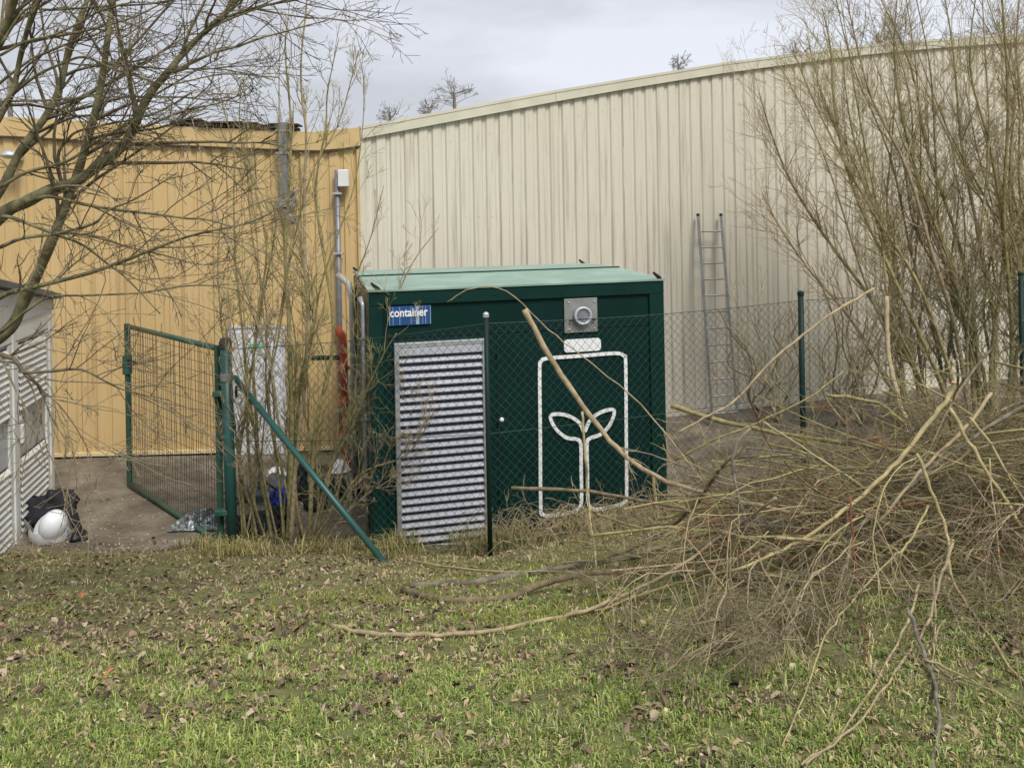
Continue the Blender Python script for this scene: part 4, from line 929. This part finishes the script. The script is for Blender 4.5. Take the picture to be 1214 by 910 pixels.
# fine brushwood: twig sprays pouring out of the heap
def spray(name, label, n_, centre, spread, dirf, L, m_, lvl=2, nb=(4, 5), r=.004, up=-.1):
    mb_ = MB()
    for _ in range(n_):
        X = centre[0] + rng.normal(0, spread[0]); Y = centre[1] + rng.normal(0, spread[1])
        z = gz(X, Y) + .02 + rng.uniform(0, 1) * (centre[2] + mound(X, Y) * .8)
        grow(mb_, np.array([X, Y, z]), dirf(), L * rng.uniform(.6, 1.2), r, lvl, nb, up, .13, (.3, .8), 3, .0014)
    v = np.array(mb_.v)
    for i in range(len(v)):
        g_ = gz(v[i, 0], v[i, 1]) + .005
        if v[i, 2] < g_: v[i, 2] = g_
    mb_.v = list(map(tuple, v.tolist()))
    o = mb_.build(name, M[m_], stuff=True); tag(o, label, 'twigs'); return o
lf = lambda: np.array([-1 + rng.normal(0, .5), -.5 + rng.normal(0, .5), rng.normal(-.1, .25)])
anyd = lambda: np.array([rng.normal(0, 1), rng.normal(0, .7), rng.normal(0, .35)])
spray('brushwood', 'mass of fine brown twigs inside the brush pile', 330, (3.2, 5.0, .05), (1.15, .65), anyd, .7, 'bark_brown')
spray('brushwood', 'tangle of light tan twigs woven through the middle of the pile', 150, (3.0, 4.7, .1), (1.1, .5), anyd, .7, 'bark_olive', nb=(3, 4))
spray('brushwood', 'fine tan twigs spilling left from the pile over the lawn', 34, (1.75, 4.0, .12), (.35, .35), lf, .55, 'bark_twig', nb=(4, 6))
spray('brushwood', 'spray of pale tan twigs lying on the lawn at the bottom left of the pile', 56, (.85, 3.2, .16), (.24, .28), lambda: np.array([rng.normal(-.35, .45), -.6 + rng.normal(0, .5), rng.normal(.05, .3)]), .40, 'bark_twig', nb=(3, 5), r=.003)
spray('brushwood', 'brown twig tips dangling between the pale pole and the lawn', 36, (1.3, 3.6, .35), (.35, .25), lambda: np.array([rng.normal(-.3, .4), -.4 + rng.normal(0, .4), -.8]), .40, 'bark_twig', nb=(4, 5), r=.003)
spray('brushwood', 'thin pale twigs trailing down the front of the pile', 60, (2.4, 3.75, .2), (.8, .3), lambda: np.array([rng.normal(-.5, .5), -1, rng.normal(-.1, .2)]), .6, 'bark_twig', nb=(3, 4))
spray('brushwood', 'long tan whips arching out of the front of the pile down to the grass', 26, (2.3, 4.1, .55), (.75, .3), lambda: np.array([rng.normal(-.45, .35), -.75, rng.normal(.0, .25)]), 1.15, 'bark_tan', nb=(2, 4), r=.004, up=-.75)
spray('brushwood', 'long pale yellow whips hanging over the left shoulder of the pile', 10, (1.7, 4.3, .5), (.4, .3), lambda: np.array([rng.normal(-.9, .3), -.5, rng.normal(.05, .25)]), 1.1, 'bark_yellow', nb=(2, 4), r=.004, up=-.6)
spray('brushwood', 'dark brown twig tangle lying on the grass at the bottom right', 42, (2.0, 3.25, .14), (.32, .22), anyd, .45, 'bark_brown', nb=(4, 4), r=.003)
spray('brushwood', 'pale tan whips fanning onto the lawn below the pile', 22, (1.15, 3.6, .3), (.3, .2), lambda: np.array([rng.normal(-.55, .35), -.8, rng.normal(.1, .2)]), .8, 'bark_tan', nb=(3, 4), r=.0035, up=-.6)
spray('brushwood', 'reddish twigs scattered through the front of the pile', 22, (2.2, 4.2, .4), (.8, .35), anyd, .8, 'bark_red', nb=(2, 3), r=.0035)
spray('brushwood', 'dead twiggy weed standing at the foot of the white cabinet', 9, (-4.55, 7.75, .02), (.16, .1), lambda: np.array([rng.normal(0, .5), rng.normal(0, .3), 1]), .30, 'bark_tan', nb=(4, 4), r=.0035, up=0)
spray('brushwood', 'olive twig tips standing out over the top of the pile', 90, (3.1, 5.4, .45), (1.2, .5), lambda: np.array([rng.normal(-.3, 1), rng.normal(0, .5), abs(rng.normal(.3, .3))]), .5, 'bark_olive', nb=(3, 4))
spray('brushwood', 'dark twig litter deep under the pile', 130, (3.0, 4.9, .0), (1.2, .7), anyd, .6, 'bark_dark', lvl=1, nb=(5,))

# bramble tangle along the foot of the container and dead stalks behind the fence
mb_ = MB()
for _ in range(150):
    px = rng.uniform(585, 830); p = P(px, 600, rng.uniform(7.3, 8.0)); z = gz(p[0], p[1])
    L = rng.uniform(.3, .8); a_ = rng.uniform(0, 6.28); hh = rng.uniform(.08, .36); q = p.copy(); q[2] = z
    pts = [q + np.array([math.cos(a_) * L * t_, math.sin(a_) * L * .3 * t_, hh * 4 * t_ * (1 - t_) + rng.normal(0, .015)]) for t_ in np.linspace(0, 1, 7)]
    mb_.tube(pts, .0028, 3, cap=False)
    if rng.random() < .6: grow(mb_, pts[3], rng.normal(0, 1, 3), .2, .002, 1, (3,), 0, .2, (.4, .9))
o = mb_.build('bramble', M['bark_tan'], stuff=True); tag(o, 'low dry bramble tangle along the foot of the green container', 'bramble')
mb_ = MB()
for _ in range(420):
    X = rng.uniform(2.3, 7.5); Y = toe(X) + rng.uniform(-1.2, 1.2); z = gz(X, Y)
    grow(mb_, np.array([X, Y, z]), np.array([rng.normal(0, .6), rng.normal(0, .4), 1]), rng.uniform(.25, .65), .003, 1, (4,), 0, .2, (.4, 1.0))
o = mb_.build('dry_stalks', M['bark_twig'], stuff=True); tag(o, 'thicket of dry brown stalks along the fence right of the container', 'dead stalks')

# ================================================================== GRASS, WEEDS AND LEAF LITTER
def pal(cols, n_):
    c = np.array(cols)[rng.integers(0, len(cols), n_)] * 1.12; return c * rng.uniform(.75, 1.25, (n_, 1))
def sample(n_, ymin=1.6, ymax=9.6):
    u = rng.random(n_); Y = (ymin ** -.6 + u * (ymax ** -.6 - ymin ** -.6)) ** (1 / -.6)
    X = rng.uniform(-1, 1, n_) * (.72 * Y + .7); return X, Y
def vnoise(X, Y, s, k=0): return np.array([noise.noise(Vector((x * s, y * s, k))) for x, y in zip(X, Y)])
def quads(name, V, Fc, colr, m, label, cat):
    me_ = bpy.data.meshes.new(name); nv_ = V.shape[0]; nf = Fc.shape[0]; k = Fc.shape[1]
    me_.vertices.add(nv_); me_.vertices.foreach_set('co', V.astype(np.float32).ravel())
    me_.loops.add(nf * k); me_.loops.foreach_set('vertex_index', Fc.astype(np.int32).ravel())
    me_.polygons.add(nf); me_.polygons.foreach_set('loop_start', np.arange(0, nf * k, k, dtype=np.int32)); me_.polygons.foreach_set('loop_total', np.full(nf, k, dtype=np.int32))
    me_.update(calc_edges=True); me_.materials.append(m)
    a_ = me_.attributes.new('tint', 'FLOAT_COLOR', 'POINT'); a_.data.foreach_set('color', np.hstack([colr, np.ones((nv_, 1))]).astype(np.float32).ravel())
    o = bpy.data.objects.new(name, me_); COL.objects.link(o); o['kind'] = 'stuff'; return tag(o, label, cat)
tm = mat('plant_tint', (1, 1, 1), .6, .15, 30, attr='tint', spec=.2)
NT = 120000                                                 # tufts of a few blades sharing a root
X, Y = sample(NT)
tt = np.array([toe(x) for x in X]) - Y
n1_ = vnoise(X, Y, 1.2); n2_ = vnoise(X, Y, 4.5, 3); n3_ = vnoise(X, Y, .55, 7)
left = np.clip((-X - .2) / 2.0, 0, 1) * np.clip((Y - 3.0) / 2.2, 0, 1)        # the leafy, trodden left part
keep = (tt > .05) & (rng.random(NT) < np.clip(.80 + .6 * n1_ + 1.0 * n2_ - .75 * left, .05, 1))
X, Y, n1_, n2_, n3_, left = [q[keep] for q in (X, Y, n1_, n2_, n3_, left)]
kb = rng.integers(3, 7, len(X)); idx = np.repeat(np.arange(len(X)), kb); n_ = len(idx)
tsize = np.where(rng.random(len(X)) < .06, rng.uniform(1.0, 1.9, len(X)), rng.uniform(.45, .95, len(X))) * (1 + .6 * np.clip(n2_, -.4, 1))
Xr, Yr = X, Y
X = X[idx] + rng.normal(0, .007, n_); Y = Y[idx] + rng.normal(0, .007, n_); n1_, n3_, left = n1_[idx], n3_[idx], left[idx]
Z = np.array([gz(x, y) for x, y in zip(Xr, Yr)])[idx] - .003
LB = rng.uniform(.016, .046, n_) * tsize[idx]; el = np.clip(rng.normal(.75, .42, n_), .05, 1.5)
hgt = LB * np.sin(el) + .003; ln = LB * np.cos(el)
wid = rng.uniform(.0010, .0024, n_) * (1 + .10 * Y); az = rng.uniform(0, 6.283, n_)
dx, dy = np.cos(az), np.sin(az); B0 = np.stack([X, Y, Z], 1); sa = az + rng.normal(0, .6, n_); side = np.stack([-np.sin(sa), np.cos(sa), 0 * dx], 1) * wid[:, None]; lean = np.stack([dx, dy, 0 * dx], 1) * ln[:, None]
up_ = np.zeros((n_, 3)); up_[:, 2] = hgt
V = np.stack([B0 - side, B0 + side, B0 + up_ * .75 + lean * .45 + side * .8, B0 + up_ * .75 + lean * .45 - side * .8, B0 + up_ * .85 + lean], 1)
tcol = pal([(.16, .225, .055), (.21, .27, .075), (.10, .15, .035), (.30, .33, .12), (.17, .215, .09), (.27, .27, .11), (.09, .12, .04)], len(Xr)); green = tcol[idx] * [1.24, 1.20, 1.08] * rng.uniform(.8, 1.2, (n_, 1))
dead = pal([(.46, .39, .22), (.34, .27, .15), (.54, .46, .28), (.24, .18, .11)], n_)
yel_ = pal([(.24, .23, .05), (.20, .18, .035)], n_)
pd = np.clip(.20 - .50 * n1_ + .34 * left + np.clip((Y - 5.6) / 2.5, 0, .35), .06, .85); r = np.clip(rng.random(len(Xr))[idx] * .6 + rng.random(n_) * .4, 0, 1)
colr = np.where((r < pd)[:, None], dead, np.where(((n3_ + n1_) > .28)[:, None] & (rng.random(n_) < .4)[:, None], yel_, green))
colr = np.repeat(colr[:, None], 5, 1).reshape(-1, 3)
b5 = np.arange(n_)[:, None] * 5
F4 = b5 + np.array([[0, 1, 2, 3]]); F3 = b5 + np.array([[3, 2, 4, 4]])
Vt = V.reshape(-1, 3)
quads('grass', Vt, F4, colr, tm, 'short uneven spring grass covering the bank', 'grass')
F3t = b5 + np.array([[3, 2, 4]])
quads('grass', Vt, F3t, colr, tm, 'pointed blade tips of the short grass on the bank', 'grass')
# leaf litter
def litter(n0, dens, cols, smin, smax, label):
    X, Y = sample(n0); tt = np.array([toe(x) for x in X]) - Y
    k = (tt > -.25) & (rng.random(n0) < dens(X, Y, tt)); X, Y = X[k], Y[k]; n_ = len(X)
    Z = np.array([gz(x, y) for x, y in zip(X, Y)]); s = smin + (smax - smin) * rng.random(n_) ** 1.8; asp = rng.uniform(.45, 1.5, n_)
    az = rng.uniform(0, 6.283, n_); t1 = rng.normal(0, .75, n_); cu = rng.uniform(-1.2, 1.8, n_)
    out_ = []
    for (a_, b2, c_) in ((-1, 0, 0), (-.35, -.42, 1), (.45, -.36, 1), (1, 0, 0), (.4, .40, 1), (-.3, .45, 1)):
        jx, jy = rng.normal(0, .09, (2, n_)); lx = (a_ + jx) * s; ly = (b2 * asp + jy) * s; lz = np.abs(b2) * cu * s * 1.1 + rng.normal(0, .10, n_) * s + a_ * t1 * s * .6 + .007 + np.abs(a_) * .3 * s * rng.uniform(0, .6, n_)
        out_.append(np.stack([X + lx * np.cos(az) - ly * np.sin(az), Y + lx * np.sin(az) + ly * np.cos(az), Z + np.maximum(lz, 0.002)], 1))
    V = np.stack(out_, 1).reshape(-1, 3); c = np.repeat(pal(cols, n_)[:, None], 6, 1).reshape(-1, 3)
    b6 = np.arange(n_)[:, None] * 6; Fq = np.vstack([b6 + np.array([[0, 1, 2, 3]]), b6 + np.array([[0, 3, 4, 5]])])
    return quads('leaf_litter', V, Fq, c, tm, label, 'dead leaves')
brown = [(.15, .105, .065), (.22, .165, .11), (.085, .060, .040), (.34, .27, .19), (.17, .125, .085), (.055, .040, .028), (.10, .07, .05), (.27, .19, .12)]
litter(66000, lambda X, Y, t: np.clip(-.30 + 1.45 * np.clip((-X + .6) / 1.8, 0, 1) * np.clip((Y - 2.6) / 1.6, 0, 1) + .8 * vnoise(X, Y, 1.1, 5) + 1.6 * vnoise(X, Y, 4.5, 15), .012, .95), brown,   .007, .027, 'brown fallen leaves scattered in the grass on the left of the bank')
litter(16000, lambda X, Y, t: np.clip(1.2 - np.abs(t - .5) / .8, 0, .9) * (X < 2.2), [(.30, .22, .13), (.24, .15, .09), (.36, .28, .17), (.17, .11, .07)], .012, .03, 'pale tan leaves gathered along the fence line')
litter(7000, lambda X, Y, t: np.clip(.5 + vnoise(X, Y, 2, 8), 0, .8), [(.42, .34, .22), (.34, .24, .14)], .010, .02, 'straw coloured leaf scraps dotted over the whole bank')
# small leafy weeds
X, Y = sample(1300, 1.8, 7.5); k = (np.array([toe(x) for x in X]) - Y > .4) & (vnoise(X, Y, 1.0, 11) > -.05); X, Y = X[k], Y[k]; Vw = []; Cw = []
for x, y in zip(X, Y):
    z = gz(x, y); c = np.array([(.16, .23, .055), (.20, .27, .08), (.13, .19, .05)][rng.integers(0, 3)]) * rng.uniform(.8, 1.2); R0 = rng.uniform(.012, .036)
    for j in range(rng.integers(5, 10)):
        a_ = rng.uniform(0, 6.283); d_ = np.array([math.cos(a_), math.sin(a_), 0]); s_ = np.array([-d_[1], d_[0], 0]); R = R0 * rng.uniform(.6, 1.2); w_ = R * rng.uniform(.13, .26); p0 = np.array([x, y, z])
        e = rng.uniform(.3, 1.3)
        Vw += [p0, p0 + d_ * R * .5 - s_ * w_ + [0, 0, R * .5 * e], p0 + d_ * R + [0, 0, R * .55 * e], p0 + d_ * R * .5 + s_ * w_ + [0, 0, R * .5 * e]]; Cw += [c] * 4
Vw = np.array(Vw); quads('weeds', Vw, np.arange(len(Vw)).reshape(-1, 4), np.array(Cw), tm, 'bright green leafy weeds sprouting through the grass', 'weeds')
# long dry grass along the fence line
mb_ = []; cc = []
XX = rng.uniform(-3.4, 2.4, 5200)
for x in XX:
    y = toe(x) - .30 + rng.normal(0, .22) - (.45 if -1.3 < x else 0) * rng.random(); z = gz(x, y)
    if noise.noise(Vector((x * 2, y * 2, 2))) < -.18: continue
    a_ = rng.uniform(0, 6.283); h = rng.uniform(.05, .20) * (1.2 if -1.2 < x < 1.5 else .8); l_ = h * rng.uniform(.3, 1.5); w_ = .0035; d_ = np.array([math.cos(a_), math.sin(a_), 0]); s_ = np.array([-d_[1], d_[0], 0]) * w_
    p0 = np.array([x, y, z]); p1 = p0 + np.array([0, 0, h * .8]) + d_ * l_ * .4; p2 = p0 + [0, 0, h * rng.uniform(.4, 1)] + d_ * l_
    mb_ += [p0 - s_, p0 + s_, p1 + s_, p1 - s_, p1 - s_, p1 + s_, p2 + s_ * .3, p2 - s_ * .3]
    c = np.array([(.36, .30, .15), (.28, .23, .10), (.24, .24, .06), (.20, .22, .06), (.30, .22, .12)][rng.integers(0, 5)]) * rng.uniform(.7, 1.2); cc += [c] * 8
V = np.array(mb_); quads('dry_grass', V, np.arange(len(V)).reshape(-1, 4), np.array(cc), tm, 'long dry straw coloured grass along the fence line', 'dry grass')
# a few single larger leaves and loose pebbles
for (px, py, lab) in ((131, 801, 'single orange leaf on the left of the lawn'), (59, 707, 'russet leaf near the left edge, left of a pair'), (95, 708, 'russet leaf near the left edge, right of a pair'), (282, 697, 'pinkish brown leaf below the gate post')):
    p = hit(px, py, .01); m_ = MB(); pts = []
    for k in range(10):
        a_ = k / 10 * 6.283; rr2 = .026 * (1 + .25 * math.cos(2 * a_)); pts.append((rr2 * math.cos(a_), rr2 * .7 * math.sin(a_), .012 + .010 * abs(math.sin(a_))))
    m_.add(pts + [(0, 0, .012)] + [(x, y, z + .001) for x, y, z in pts] + [(0, 0, .013)], [(i, (i + 1) % 10, 10) for i in range(10)] + [(11 + (i + 1) % 10, 11 + i, 21) for i in range(10)])
    o = m_.build('fallen_leaf', mat('orange_leaf', (.42, .17, .075), .7, .25, 40), loc=tuple(p)); o.rotation_euler = (random.uniform(.2, .5), random.uniform(-.3, .3), random.uniform(0, 6)); tag(o, lab, 'leaf')
pb_ = MB()
for _ in range(900):
    x = rng.uniform(-6.5, 0.5); y = toe(x) + abs(rng.normal(0, 1.2)) - .25; s_ = rng.uniform(.006, .020)
    if y > 11.5: continue
    pb_.blob((x, y, gz(x, y) + s_ * .3), (s_, s_ * .8, s_ * .6), rng.integers(0, 99), .3, 6, 4)
o = pb_.build('gravel', mat('pale_pebble', (.30, .26, .20), .9, .35, 5, coord='World'), stuff=True); tag(o, 'pale pebbles and leaf scraps strewn over the bare dirt', 'gravel')
